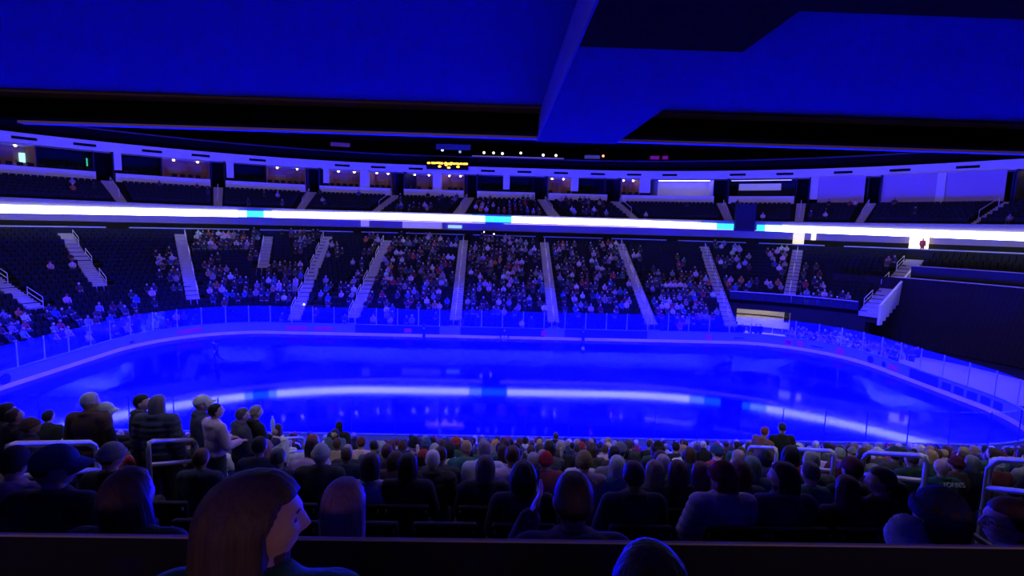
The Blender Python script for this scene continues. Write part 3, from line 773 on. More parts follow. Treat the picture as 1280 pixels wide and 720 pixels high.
def near_aisle(xa):
    V, Fs = [], []
    for k in range(0, NK):
        for h in range(2):
            y0 = row_y(k)-.5+h*.425; z = row_z(k)+.02-h*.175; n = len(V)
            V += [(xa-.6, y0, z), (xa+.6, y0, z), (xa+.6, y0+.425, z), (xa-.6, y0+.425, z), (xa+.6, y0+.425, z-.17), (xa-.6, y0+.425, z-.17)]
            Fs += [(n, n+1, n+2, n+3), (n+3, n+2, n+4, n+5)]
    S(py_obj('floor_near_aisle', V, Fs, mat('near_step', (.07, .07, .09), .8)))
def big_rail_me(le=1.0, h=1.18, r=.032, sl=-.411):
    bm = bmesh.new(); c = .1
    pts = [(0, 0, 0), (0, 0, h-c), (0, .03, h-.03), (0, c, h+sl*c)]
    pts += [(0, le-c, h+sl*(le-c)), (0, le-.03, h-.03+sl*le), (0, le, h-c+sl*le), (0, le, sl*le)]
    tube(bm, pts, r, 10); tube(bm, [(0, 0, h*.74), (0, le, h*.74+sl*le)], r*.9, 10)
    me = bpy.data.meshes.new('handrail'); bm.to_mesh(me); bm.free(); me.materials.append(METAL)
    me.polygons.foreach_set('use_smooth', [True]*len(me.polygons)); return me
BR = big_rail_me()
for xa in AX: near_aisle(xa)
for (px0, px1, py, lab) in ((188, 245, 562, 'galvanised loop handrail before the pink hoodie in the left aisle'), (14, 130, 562, 'galvanised loop handrail beside the blue cap in the left aisle'), (357, 402, 552, 'galvanised loop handrail furthest down the left aisle'),
                            (995, 1038, 572, 'galvanised loop handrail third from the low wall in the right aisle'), (938, 967, 566, 'galvanised loop handrail furthest down the right aisle'),
                            (1086, 1151, 578, 'galvanised loop handrail second from the low wall in the right aisle'), (1222, 1373, 585, 'galvanised loop handrail nearest the low wall in the right aisle')):
    xa = -4.66 if px0 < 640 else 4.65
    outer, inner = (px0, px1) if px0 < 640 else (px1, px0)
    X = xa-CAM.x
    d0 = 1e9
    # depth along Y at which the aisle's centre line is seen in the outer column
    D = 3.0; bd = None
    while D < 20:
        q = proj((xa, CAM.y+D, row_z(0)-.411*(D-2.05)+.6))
        e = abs(q[0]-outer)
        if e < d0: d0, bd = e, D
        D += .02
    o = bpy.data.objects.new('handrail', BR); COL.objects.link(o)
    o.location = (xa, CAM.y+bd, row_z(0)-.411*(bd-2.05)+.1); tag(o, lab, 'handrail')

# ------------------------------------------------------------------ near seats
def seat_template():
    bm = bmesh.new(); bbox(bm, -.225, .225, -.10, .32, .36, .42, .02)
    pan = mesh_obj('seat', bm, SEATM)
    bm = bmesh.new(); bbox(bm, -.23, .23, -.29, -.23, .40, .90, .02)
    bk = mesh_obj('backrest', bm, SEATM)
    bm = bmesh.new(); bbox(bm, -.275, -.235, -.27, .18, .60, .64, .01); bbox(bm, -.265, -.245, -.24, -.20, .02, .62)
    arm = mesh_obj('armrest', bm, mat('armrest_black', (.02, .02, .025), .4))
    bm = bmesh.new(); bbox(bm, -.215, -.20, -.305, -.288, .84, .87)
    bq_ = mesh_obj('hinge_bolt', bm, mat('bolt_bright', (.85, .85, .8), .2, metal=.7))
    bm = bmesh.new(); bbox(bm, .20, .215, -.305, -.288, .84, .87)
    br_ = mesh_obj('hinge_bolt', bm, mat('bolt_bright', (.85, .85, .8), .2, metal=.7))
    ms = [o.data for o in (pan, bk, arm, bq_, br_)]
    nm = ['seat', 'backrest', 'armrest', 'hinge_bolt', 'hinge_bolt']
    for o in (pan, bk, arm, bq_, br_): bpy.data.objects.remove(o)
    return list(zip(nm, ms))
SEATP = seat_template()
def near_seat(x, y, z, label, group):
    e = empty('stadium_seat', (x, y, z)); tag(e, label, 'seat', group)
    for nm, me in SEATP:
        o = bpy.data.objects.new(nm, me); COL.objects.link(o); o.parent = e
#@PEOPLE@
# ------------------------------------------------------------------ people: shapes
def remesh(bm, voxel, smooth=2, dec=None):
    me = bpy.data.meshes.new('tmp'); bm.to_mesh(me); bm.free()
    o = bpy.data.objects.new('tmp', me); COL.objects.link(o)
    md = o.modifiers.new('r', 'REMESH'); md.mode = 'VOXEL'; md.voxel_size = voxel
    if smooth:
        s = o.modifiers.new('s', 'SMOOTH'); s.iterations = smooth; s.factor = .5
    if dec:
        d = o.modifiers.new('d', 'DECIMATE'); d.ratio = dec
    dg = bpy.context.evaluated_depsgraph_get()
    out = bpy.data.meshes.new_from_object(o.evaluated_get(dg))
    out.polygons.foreach_set('use_smooth', [True]*len(out.polygons))
    bpy.data.objects.remove(o); bpy.data.meshes.remove(me)
    return out
class Blob:
    """loose closed shapes gathered for one voxel remesh"""
    def __init__(self): self.v, self.f, self.n = [], [], 0
    def add(self, v, f):
        self.v.append(v); self.f.extend([tuple(i+self.n for i in q) for q in f]); self.n += len(v)
    def to_mesh(self, me):
        me.from_pydata(np.concatenate(self.v).tolist(), [], self.f); me.update()
    def free(self): pass
_unit = {}
def unit(seg):
    if seg not in _unit:
        t = bmesh.new(); bmesh.ops.create_uvsphere(t, u_segments=seg, v_segments=max(6, seg*2//3), radius=1); t.verts.index_update()
        a = (np.array([tuple(v.co) for v in t.verts]), [tuple(v.index for v in f.verts) for f in t.faces]); t.free()
        t = bmesh.new(); bmesh.ops.create_cone(t, cap_ends=True, segments=seg, radius1=1, radius2=1, depth=1); t.verts.index_update()
        b = (np.array([tuple(v.co) for v in t.verts]), [tuple(v.index for v in f.verts) for f in t.faces]); t.free()
        _unit[seg] = (a, b)
    return _unit[seg]
def ell(bm, c, r, rot=None, seg=16):
    v, f = unit(seg)[0]; v = v*np.array(r)
    if rot is not None: v = v @ np.array(rot.to_3x3()).T
    bm.add(v+np.array(tuple(c)), f)
def cap(bm, a, ra, b, rb, seg=12):
    a, b = Vector(a), Vector(b); d = b-a
    q = np.array(Vector((0, 0, 1)).rotation_difference(d.normalized()).to_matrix())
    v, f = unit(seg)[1]; rr_ = np.where(v[:, 2] < 0, ra, rb)
    w_ = np.c_[v[:, 0]*rr_, v[:, 1]*rr_, v[:, 2]*d.length]
    bm.add(w_ @ q.T+np.array(tuple((a+b)/2)), f)
    ell(bm, a, (ra,)*3, seg=seg); ell(bm, b, (rb,)*3, seg=seg)
def head_bm(bm, Mh, fem=False):
    """a head with brow, nose, lips, chin and ears, head-local: +y face, z up, origin at mid height"""
    t = bmesh.new(); bmesh.ops.create_uvsphere(t, u_segments=48, v_segments=32, radius=1)
    g = lambda v, s: math.exp(-(v/s)**2)
    for v in t.verts:
        x, y, z = v.co
        wz = 1-.22*max(0, -z)**1.5
        X, Y, Z = x*.076*wz, y*.096*(1.04 if y < 0 else 1-.10*max(0, -z)), z*.113
        if y > 0:
            f = min(1, y*2.5)
            nose = g(X, .0125)*(1 if -.030 < Z < -.028 else (max(0, 1-(Z+.028)/.052) if Z >= -.028 else max(0, 1-(-.028-Z)/.012)))
            Y += f*(.031*nose-.010*g(abs(X)-.031, .015)*g(Z-.010, .013)+.005*g(Z-.032, .012)*g(X, .05)
                    +.010*g(X, .026)*(g(Z+.052, .006)+g(Z+.067, .007))-.006*g(X, .022)*g(Z+.0595, .003)+.015*g(X, .026)*g(Z+.095, .015)+.004*g(abs(X)-.042, .02)*g(Z+.022, .02))
        v.co = (X, Y, Z)
    t.transform(Mh); t.verts.index_update(); bm.add(np.array([tuple(v.co) for v in t.verts]), [tuple(v.index for v in f.verts) for f in t.faces]); t.free()
    for s in (-1, 1): ell(bm, Mh @ Vector((s*.077, -.008, -.005)), (.009, .020, .032), Mh.to_3x3(), 10)
def hand(bm, wr, d, side, up=Vector((0, 0, 1)), curl=.5):
    d = d.normalized(); sd = d.cross(up).normalized()*side; nrm = sd.cross(d)*side
    R = Matrix((sd, d, nrm)).transposed()
    ell(bm, wr+d*.045, (.040, .050, .016), R, 10)
    for i, ln in enumerate((.066, .076, .071, .055)):
        b = wr+d*.085+sd*(.030-.020*i); k = b+d*ln*.5-nrm*.004; e = k+d*ln*.5*math.cos(curl)-nrm*ln*.5*math.sin(curl)
        cap(bm, b, .0095, k, .0088, 6); cap(bm, k, .0088, e, .0078, 6)
    b = wr+d*.03+sd*.035; k = b+(d*.6+sd*.6).normalized()*.035; cap(bm, b, .012, k, .010, 6); cap(bm, k, .010, k+(d*.9+sd*.2)*.03-nrm*.008, .009, 6)
V3 = Vector
POST = {}
def posture(name):
    s = lambda x, y, z: [V3((-x, y, z)), V3((x, y, z))]
    if name.startswith('sit'):
        P = dict(pel=V3((0, -.03, .53)), ch=V3((0, -.045, .86)), nb=V3((0, -.02, 1.03)), hc=V3((0, .02, 1.165)), sh=s(.175, -.03, .965), el=s(.235, .05, .71), wr=s(.10, .27, .60),
                 hip=s(.09, .0, .505), kn=s(.11, .42, .51), an=s(.11, .42, .10), to=s(.12, .54, .04))
        if name == 'sit_lean':
            for k, dy, dz in (('ch', .12, -.03), ('nb', .20, -.06), ('hc', .27, -.08)): P[k] = P[k]+V3((0, dy, dz))
            P['sh'] = s(.175, .15, .91); P['el'] = s(.22, .34, .62); P['wr'] = s(.05, .46, .72)
        if name == 'sit_raise':
            P['el'][0] = V3((-.27, .06, .80)); P['wr'][0] = V3((-.165, .12, 1.04))
    else:
        P = dict(pel=V3((0, -.01, .95)), ch=V3((0, -.01, 1.30)), nb=V3((0, -.005, 1.455)), hc=V3((0, .03, 1.597)), sh=s(.18, -.01, 1.395), el=s(.235, -.02, 1.11), wr=s(.22, .09, .88),
                 hip=s(.09, 0, .93), kn=s(.10, .02, .51), an=s(.10, -.02, .09), to=s(.115, .12, .035))
        if name == 'stand_hold': P['el'] = s(.24, .04, 1.12); P['wr'] = s(.12, .30, 1.08)
        if name == 'stand_skate':
            P['kn'] = [V3((-.12, .18, .52)), V3((.14, -.02, .50))]; P['an'] = [V3((-.14, .05, .10)), V3((.20, -.38, .16))]; P['to'] = [V3((-.15, .20, .05)), V3((.22, -.30, .08))]
            P['el'] = s(.42, -.05, 1.20); P['wr'] = s(.62, .02, 1.08); P['ch'].y += .08; P['nb'].y += .13; P['hc'].y += .18
        if name == 'stand_crouch':
            for k, dz in (('pel', -.5), ('ch', -.55), ('nb', -.57), ('hc', -.58)): P[k] = P[k]+V3((0, 0, dz))
            P['sh'] = s(.18, .05, .83); P['el'] = s(.30, .1, .55); P['wr'] = s(.42, .2, .28); P['hip'] = s(.10, 0, .43); P['kn'] = s(.22, .35, .45)
    return P
def head_M(P, yaw, pitch): return Matrix.Translation(P['hc']) @ Matrix.Rotation(yaw, 4, 'Z') @ Matrix.Rotation(-pitch, 4, 'X')
def body_me(post, yaw, pitch, voxel, dec, fem):
    P = posture(post); bm = Blob()
    head_bm(bm, head_M(P, yaw, pitch))
    cap(bm, P['nb']-V3((0, 0, .03)), .058, P['hc']+V3((0, -.012, -.06)), .050)
    ell(bm, P['ch'], (.165 if fem else .18, .105, .19)); ell(bm, P['pel'], (.165, .115, .11)); ell(bm, (P['ch']+P['pel'])/2, (.145, .10, .18))
    for i in (0, 1):
        cap(bm, P['nb']-V3((0, 0, .035)), .045, P['sh'][i], .060)
        cap(bm, P['sh'][i], .058, P['el'][i], .043); cap(bm, P['el'][i], .042, P['wr'][i], .028)
        hd = (P['wr'][i]-P['el'][i]).normalized()
        upd = V3((0, 0, 1)) if abs(hd.z) < .85 else V3((1 if i == 0 else -1, 0, 0))
        hand(bm, P['wr'][i], hd, -1 if i == 0 else 1, upd)
        cap(bm, P['hip'][i], .082, P['kn'][i], .058); cap(bm, P['kn'][i], .056, P['an'][i], .038); cap(bm, P['an'][i], .04, P['to'][i], .032)
    return remesh(bm, voxel, 1, dec)
def jacket_me(post, kind, voxel, dec, fem):
    P = posture(post); bm = Blob(); k = {'thin': .012, 'coat': .026, 'puffer': .034, 'hoodie': .022}[kind]
    ell(bm, P['ch'], ((.165 if fem else .18)+k, .105+k, .19+k)); ell(bm, (P['ch']+P['pel'])/2, (.150+k, .105+k, .20)); ell(bm, P['pel']+V3((0, 0, .035)), (.158+k, .108+k, .10))
    for i in (0, 1):
        cap(bm, P['nb']-V3((0, 0, .04)), .048+k*.6, P['sh'][i], .064+k); cap(bm, P['sh'][i], .062+k, P['el'][i], .048+k); cap(bm, P['el'][i], .047+k, P['el'][i].lerp(P['wr'][i], .93), .034+k*.8)
    n = P['nb']; r = .066+k*.5
    for a in range(10):
        th = 2*PI*a/10; th2 = 2*PI*(a+1)/10; f = lambda t: n+V3((r*math.cos(t), r*math.sin(t)*.95-.01, .012-.012*math.sin(t)))
        cap(bm, f(th), .016+k*.5, f(th2), .016+k*.5, 6)
    if kind == 'hoodie':
        ell(bm, n+V3((0, -.085, -.03)), (.125, .06, .075)); 
        for s in (-1, 1): cap(bm, n+V3((s*.10, -.05, 0)), .035, n+V3((s*.055, .07, -.04)), .028)
    me = remesh(bm, voxel, 2, dec)
    if kind == 'puffer':
        me.calc_loop_triangles(); nr = [v.normal.copy() for v in me.vertices]
        for v, nn in zip(me.vertices, nr):
            v.co += nn*.010*abs(math.sin((v.co.z)*PI/.075))
    return me
def trousers_me(post, voxel, dec):
    P = posture(post); bm = Blob(); k = .014
    ell(bm, P['pel'], (.168+k, .113+k, .10+k if not post.startswith('sit') else .09))
    for i in (0, 1):
        cap(bm, P['hip'][i], .086+k*.6, P['kn'][i], .062+k); cap(bm, P['kn'][i], .062+k, P['an'][i], .050+k); cap(bm, P['an'][i], .052, P['to'][i], .045)
    return remesh(bm, voxel, 2, dec)
def hair_me(style):
    NU, NVV = 64, 30; rx, ry, rz_ = .0835, .105, .120
    ln = dict(short=.055, crop=.045, bob=.165, long=.30, tail=.06, curly=.17, volume=.22)[style]
    vol = dict(short=1.0, crop=.97, bob=1.13, long=1.12, tail=1.02, curly=1.28, volume=1.30)[style]
    rr = random.Random(style); ph = [rr.uniform(0, 6) for _ in range(6)]
    vs, fs = [], []
    for j in range(NVV+1):
        f = j/NVV
        for i in range(NU):
            th = 2*PI*i/NU; c, s = math.cos(th), math.sin(th)      # s=+1 is the face side
            front = max(0., s)
            if f <= .5:
                a = f/.5*PI/2; rad = math.sin(a)**.66; z = rz_*math.cos(a)*(1+.05*(vol-1)*3)
            else:
                g_ = (f-.5)/.5; rad = 1.0-.10*g_**2 if style in ('bob', 'long', 'curly', 'volume') else 1-.28*g_; z = -ln*g_
            if f > .94: rad *= .55
            vv = 1+(vol-1)*min(1, f*2.2)*(1-.8*max(0, s))
            am = 1.8 if style in ('volume', 'long', 'bob') else 1.
            st = 1+am*(.012*math.sin(th*9+ph[0]+f*3)+.009*math.sin(th*19+ph[1]-f*4)+.006*math.sin(th*31+ph[2]+f*2))
            if style == 'curly': st += .03*math.sin(th*13+f*40+ph[3])*math.sin(f*31+ph[4])
            x, y = rx*rad*c*vv*st, ry*rad*s*vv*st-.008
            if style in ('bob', 'long', 'volume') and f > .5 and s < 0: y -= .012*(f-.5)*2*(-s)
            # open the face
            lo = .12 if style in ('bob', 'long', 'volume', 'curly') else .02
            op = max(0, min(1, (s-lo-max(0, .5-f)*2.2)/.20))*max(0, min(1, (f-.30)/.06))
            if style in ('short', 'crop') and f > .42: op = max(op, max(0, min(1, (s+.15)/.2))*max(0, min(1, (f-.44)/.06))*.9)
            if op > 0:
                k = 1-.30*op; x, y, z = x*k/max(1, vv*.96)*1., y*k/max(1, vv*.96), z*(1-.10*op)
            vs.append((x, y, z))
    for j in range(NVV):
        for i in range(NU):
            fs.append((j*NU+i, j*NU+(i+1) % NU, (j+1)*NU+(i+1) % NU, (j+1)*NU+i))
    fs.append(tuple(NVV*NU+i for i in range(NU)))
    if style == 'tail':
        bm = Blob(); ell(bm, (0, -.125, .02), (.03, .035, .035)); cap(bm, (0, -.14, .0), .028, (0, -.15, -.18), .012)
        n = len(vs); vs += [tuple(v) for v in np.concatenate(bm.v)]; fs += [tuple(n+q for q in f) for f in bm.f]
    me = bpy.data.meshes.new('hair'); me.from_pydata(vs, [], fs); me.update(); me.polygons.foreach_set('use_smooth', [True]*len(me.polygons)); me.materials.append(HAIR); return me
def dome(h, top, fold, seg=32):
    vs, fs = [], []; n = 12
    for j in range(n+1):
        a = j/n*PI/2*1.08
        for i in range(seg):
            th = 2*PI*i/seg; rib = 1+fold*math.sin(th*seg/2+1.57)
            vs.append((.090*math.sin(a)*math.cos(th)*rib, .112*math.sin(a)*math.sin(th)*rib-.006, h+top*math.cos(a)))
    for i in range(seg):
        vs.append((vs[n*seg+i][0]*.80, vs[n*seg+i][1]*.80, h-.004))
    for j in range(n+1):
        for i in range(seg): fs.append((j*seg+i, j*seg+(i+1) % seg, (j+1)*seg+(i+1) % seg, (j+1)*seg+i))
    fs.append(tuple((n+1)*seg+i for i in range(seg)))
    return vs, fs
def beanie_me():
    vs, fs = dome(.015, .128, .012); me = bpy.data.meshes.new('hat'); me.from_pydata(vs, [], fs); me.update(); me.polygons.foreach_set('use_smooth', [True]*len(me.polygons)); me.materials.append(KNIT)
    V, Fs = [], []; seg = 40; pr = [(1.0, -.005), (1.07, .0), (1.09, .025), (1.06, .05), (1.0, .055)]
    for j, (r, z) in enumerate(pr):
        for i in range(seg):
            th = 2*PI*i/seg; rb = r*(1+.012*math.cos(th*20)); V.append((.092*rb*math.cos(th), .113*rb*math.sin(th)-.006, z))
    for j in range(len(pr)-1):
        for i in range(seg): Fs.append((j*seg+i, j*seg+(i+1) % seg, (j+1)*seg+(i+1) % seg, (j+1)*seg+i))
    m2 = bpy.data.meshes.new('hat_cuff'); m2.from_pydata(V, [], Fs); m2.update(); m2.polygons.foreach_set('use_smooth', [True]*len(m2.polygons)); m2.materials.append(KNIT)
    return me, m2
def cap_me():
    vs, fs = dome(.035, .100, 0); me = bpy.data.meshes.new('hat'); me.from_pydata(vs, [], fs); me.update(); me.polygons.foreach_set('use_smooth', [True]*len(me.polygons)); me.materials.append(CLOTH)
    V, Fs = [], []; n = 14
    for lay in (0, -.005):
        for j in range(4):
            for i in range(n+1):
                th = PI*(.14+.72*i/n); r = 1+.165*j*math.sin((th-PI*.14)/.72)**.5
                V.append((.090*(1+.03*j)*math.cos(th), .108*math.sin(th)*r-.006+.006*j, .042-.012*j-.012*math.cos(th)**2*j+lay))
    w_ = n+1
    for l in (0, 1):
        for j in range(3):
            for i in range(n):
                a = l*4*w_+j*w_+i; f = (a, a+1, a+w_+1, a+w_); Fs.append(f if l == 0 else f[::-1])
    for i in range(n): a = 3*w_+i; Fs.append((a, a+1, 4*w_+a+1, 4*w_+a))
    m2 = bpy.data.meshes.new('hat_brim'); m2.from_pydata(V, [], Fs); m2.update(); m2.polygons.foreach_set('use_smooth', [True]*len(m2.polygons)); m2.materials.append(CLOTH)
    return me, m2
_cache = {}
def cached(key, fn):
    if key not in _cache: _cache[key] = fn()
    return _cache[key]
def person(loc, rz, post='sit', yaw=0, pitch=0, hair='short', hcol=(.03, .02, .018), hat=None, hatcol=None, kind='coat', jcol=(.02, .02, .03), tcol=(.015, .015, .03), skin=(.55, .36, .28),
           s=1.0, hi=False, fem=False, label='', group=None, fine=False):
    vx, dc = (.0048, None) if fine else ((.0085, None) if hi else (.016, .16))
    b = cached(('b', post, yaw, pitch, hi, fine, fem), lambda: body_me(post, yaw, pitch, vx, dc, fem))
    if not b.materials: b.materials.append(SKIN)
    o = bpy.data.objects.new('person', b); COL.objects.link(o); o.location = loc; o.rotation_euler = (0, 0, rz); o.scale = (s, s, s); o.color = (*skin, 1)
    tag(o, label, 'person', group)
    def child(nm, me, col, m=None, par=o):
        if m and not me.materials: me.materials.append(m)
        c = bpy.data.objects.new(nm, me); COL.objects.link(c); c.parent = par; c.color = (*col, 1); return c
    child('jacket', cached(('j', post, kind, hi, fem), lambda: jacket_me(post, kind, .014 if hi else .024, None if hi else .30, fem)), jcol, CLOTH)
    child('trousers', cached(('t', post, hi), lambda: trousers_me(post, .018 if hi else .026, None if hi else .3)), tcol, CLOTH)
    Mh = head_M(posture(post), yaw, pitch)
    if hair:
        h = child('hair', cached(('h', hair), lambda: hair_me(hair)), hcol); h.matrix_local = Mh
    if hat:
        m1, m2 = cached(('hat', hat), beanie_me if hat == 'beanie' else cap_me)
        h = child('hat', m1, hatcol); h.matrix_local = Mh @ Matrix.Scale(.99, 4)
        child('hat_cuff' if hat == 'beanie' else 'hat_brim', m2, hatcol, par=h)
    return o

# colours: clothing and hair by plain names
JC = {'black': (.010, .010, .014), 'dark grey': (.05, .05, .055), 'navy': (.012, .018, .06), 'brown': (.09, .045, .03), 'maroon': (.12, .012, .025), 'white': (.66, .64, .68), 'grey': (.25, .25, .27),
      'dark green': (.015, .07, .045), 'teal': (.02, .12, .14), 'pink': (.62, .40, .52), 'blue': (.03, .08, .32), 'red': (.42, .03, .04), 'tan': (.36, .24, .15), 'orange': (.55, .16, .03), 'lilac': (.45, .36, .6)}
HC = {'black-haired': (.012, .010, .010), 'brown-haired': (.07, .035, .022), 'fair-haired': (.42, .28, .16), 'grey-haired': (.32, .30, .30), 'white-haired': (.62, .58, .58), 'red-haired': (.22, .04, .025), 'auburn-haired': (.11, .03, .025)}
SKN = [(.62, .40, .31), (.55, .34, .26), (.42, .25, .18), (.25, .14, .10), (.66, .45, .37)]
taken = {k: [] for k in range(-1, NK)}
def floor_of(k): return 8.82 if k == -1 else row_z(k)
def hero(px, top, k, label, post='sit', rz=0., dD=0., smin=.86, smax=1.16, **kw):
    D = 2.05+ROWD*k+dD; T_ = at(px, top, D); fl = floor_of(k)+.005
    H = {'sit': 1.292, 'sit_lean': 1.21, 'sit_raise': 1.292}.get(post, 1.722)
    if kw.get('hat') == 'beanie': H += .02
    s = max(smin, min(smax, (T_.z-fl)/H))
    hy = posture(post)['hc'].y*s
    o = person((T_.x+hy*math.sin(rz), T_.y-hy*math.cos(rz), fl), rz, post, s=s, label=label, **kw)
    taken[k].append((T_.x, label, post.startswith('sit')))
    raw = (T_.z-fl)/H
    if abs(raw-s) > .01: print('HERO scale', label, round(raw, 2))
    return o
J, Hc = JC, HC
# ---- nearest rows, one by one
fg = hero(322, 590, -1, 'woman in near profile with full brown hair sitting before the low wall', yaw=-1.15, pitch=.05, hair='volume', hcol=(.085, .058, .055), kind='puffer', jcol=(.02, .16, .09), hi=True, fine=True, fem=True, dD=.0, skin=(.66, .42, .36))
hero(815, 680, -1, 'dark curly head barely rising at the foot of the low wall', hair='curly', hcol=(.006, .004, .005), jcol=J['black'], smin=.70, dD=-.03)
hero(430, 598, 0, 'blonde woman with smooth bob right behind the low wall', hair='bob', hcol=(.36, .20, .17), jcol=J['lilac'], kind='thin', fem=True, hi=True)
hero(718, 590, 0, 'person with dark brown hair raising a hand beside the face', post='sit_raise', hair='short', hcol=(.04, .024, .026), jcol=(.10, .06, .05), hi=True, kind='hoodie', yaw=-.1)
o = hero(1178, 606, 0, 'person in navy knit beanie with fluffy pale collar behind the low wall', hair='long', hcol=(.03, .015, .02), hat='beanie', hatcol=(.010, .014, .085), jcol=(.03, .02, .03), yaw=.35, pitch=-.1, hi=True, kind='coat', fem=True)
hero(1266, 622, 0, 'woman with glasses in profile behind the low wall at the right rim', yaw=1.2, fine=True, hair='tail', hcol=(.08, .035, .035), jcol=(.20, .20, .22), hi=True, fem=True, kind='thin', skin=(.68, .44, .40))
hero(68, 557, 1, 'man in blue-brimmed dark cap looking right behind the low wall', yaw=-1.0, hair='crop', hcol=(.03, .02, .02), hat='cap', hatcol=(.02, .05, .16), jcol=J['black'], hi=True, smax=1.22)
hero(160, 584, 0, 'auburn-haired person bowing towards a phone behind the low wall', yaw=-.15, pitch=-.2, hair='bob', hcol=(.05, .026, .03), jcol=J['black'], hi=True, fem=True)
hero(17, 556, 2, 'person in dark knit hat and pale fleece behind the blue cap man', hair='short', hcol=(.03, .02, .02), hat='beanie', hatcol=(.03, .018, .028), jcol=(.30, .24, .30), hi=True, kind='hoodie', smax=1.25)
hero(905, 575, 2, 'red-haired woman in pale grey sweater glancing left', yaw=.75, hair='long', hcol=(.26, .035, .03), hat='beanie', hatcol=(.22, .02, .03), jcol=(.42, .40, .46), kind='puffer', fem=True, hi=True)
hero(655, 576, 2, 'person with dark curly hair and charcoal jacket left of centre', hair='curly', hcol=(.02, .014, .014), jcol=(.04, .035, .04), kind='coat', hi=True)
hero(793, 576, 2, 'man with neat dark hair and navy jacket right of the raised hand', hair='short', hcol=(.05, .014, .02), jcol=(.018, .022, .06), kind='coat', hi=True)
hero(980, 577, 2, 'woman with dark wavy hair and blue scarf looking left', yaw=.9, hair='bob', hcol=(.03, .014, .022), jcol=(.03, .035, .10), fem=True, hi=True)
hero(1060, 594, 2, 'person with dark maroon hair slouching low between the right rails', hair='bob', hcol=(.06, .01, .02), jcol=J['black'], fem=True, smin=.8)
hero(1103, 583, 2, 'man with brown hair turned left before the right aisle rail', yaw=1.1, hair='short', hcol=(.04, .018, .02), jcol=J['black'], hi=True, smin=.8)
hero(463, 566, 3, 'woman with dark brown hair in white shirt', hair='bob', hcol=(.05, .02, .022), jcol=(.48, .52, .60), kind='thin', fem=True, hi=True)
hero(510, 566, 3, 'person with long black hair and black coat between white shirt and white hair', hair='long', hcol=(.012, .008, .01), jcol=J['black'], fem=True)
hero(541, 562, 4, 'white-haired person in wide black coat', hair='short', hcol=(.66, .56, .62), jcol=J['black'], kind='puffer', hi=True)
hero(607, 569, 3, 'person with grey-brown hair and black coat left of centre', hair='bob', hcol=(.10, .07, .07), jcol=J['black'], fem=True, hi=True)
hero(819, 575, 3, 'woman with long ash-blonde hair beside the navy jacket', hair='long', hcol=(.20, .14, .13), jcol=J['dark grey'], fem=True)
hero(848, 575, 3, 'woman with long dark red hair right of the ash-blonde', hair='long', hcol=(.06, .012, .025), jcol=J['black'], fem=True)
hero(877, 577, 3, 'woman with maroon shoulder-length hair behind the grey sweater', hair='bob', hcol=(.12, .02, .035), jcol=J['maroon'], fem=True)
hero(926, 575, 3, 'person with dark red curls right of the red-haired woman', hair='curly', hcol=(.08, .012, .025), jcol=J['black'], fem=True)
hero(401, 553, 4, 'person in pale knit hat and wide black puffer jacket', hair='short', hcol=(.3, .3, .35), hat='beanie', hatcol=(.42, .42, .55), jcol=J['black'], kind='puffer', smax=1.25)
hero(347, 560, 4, 'man with short greenish hair and dark jacket left of the pale hat', hair='crop', hcol=(.05, .06, .05), jcol=J['black'])
hero(731, 562, 4, 'person in mustard knit beanie', hair='short', hcol=(.1, .05, .04), hat='beanie', hatcol=(.30, .20, .08), jcol=(.35, .2, .35))
hero(683, 563, 5, 'person in bright red knit hat', hair='short', hcol=(.05, .03, .03), hat='beanie', hatcol=(.50, .015, .04), jcol=(.30, .05, .08))
hero(667, 565, 5, 'grey-haired person left of the red knit hat', hair='short', hcol=(.40, .34, .40), jcol=J['navy'])
hero(772, 569, 4, 'pale grey-haired person before the neat dark head', hair='bob', hcol=(.40, .40, .50), jcol=J['blue'], fem=True)
hero(924, 562, 5, 'person with pinkish white hair before the right rail', hair='short', hcol=(.62, .45, .52), jcol=J['dark grey'])
hero(941, 570, 4, 'person with teal-grey bob before the right rail', hair='bob', hcol=(.10, .16, .18), jcol=J['navy'], fem=True)
hero(1014, 577, 3, 'man with short dark hair and teal jacket framed by a rail', hair='crop', hcol=(.05, .04, .04), jcol=(.02, .09, .12), smin=.8)
hero(1066, 572, 3, 'person in dark maroon cap beside the right aisle', hair='short', hcol=(.04, .02, .02), hat='cap', hatcol=(.10, .012, .03), jcol=J['black'])
bald = hero(1178, 573, 5, 'bald man in green shirt with white lettering across the shoulders', hair=None, jcol=(.015, .10, .085), kind='thin', hi=True, skin=(.66, .42, .42))
hero(1197, 569, 6, 'person in dark red knit hat and brown jacket beside the bald man', hair='short', hcol=(.05, .03, .03), hat='beanie', hatcol=(.13, .015, .03), jcol=(.08, .05, .045))
hero(1216, 569, 6, 'grey-haired woman right of the dark red knit hat', hair='bob', hcol=(.22, .24, .30), jcol=J['navy'], fem=True)
hero(1140, 564, 6, 'person with thinning brown hair left of the bald man', hair='crop', hcol=(.14, .08, .08), jcol=J['dark green'])
hero(1122, 600, 2, 'dark-haired child low between the seats by the right aisle', hair='short', hcol=(.012, .01, .012), jcol=J['black'], smin=.70)
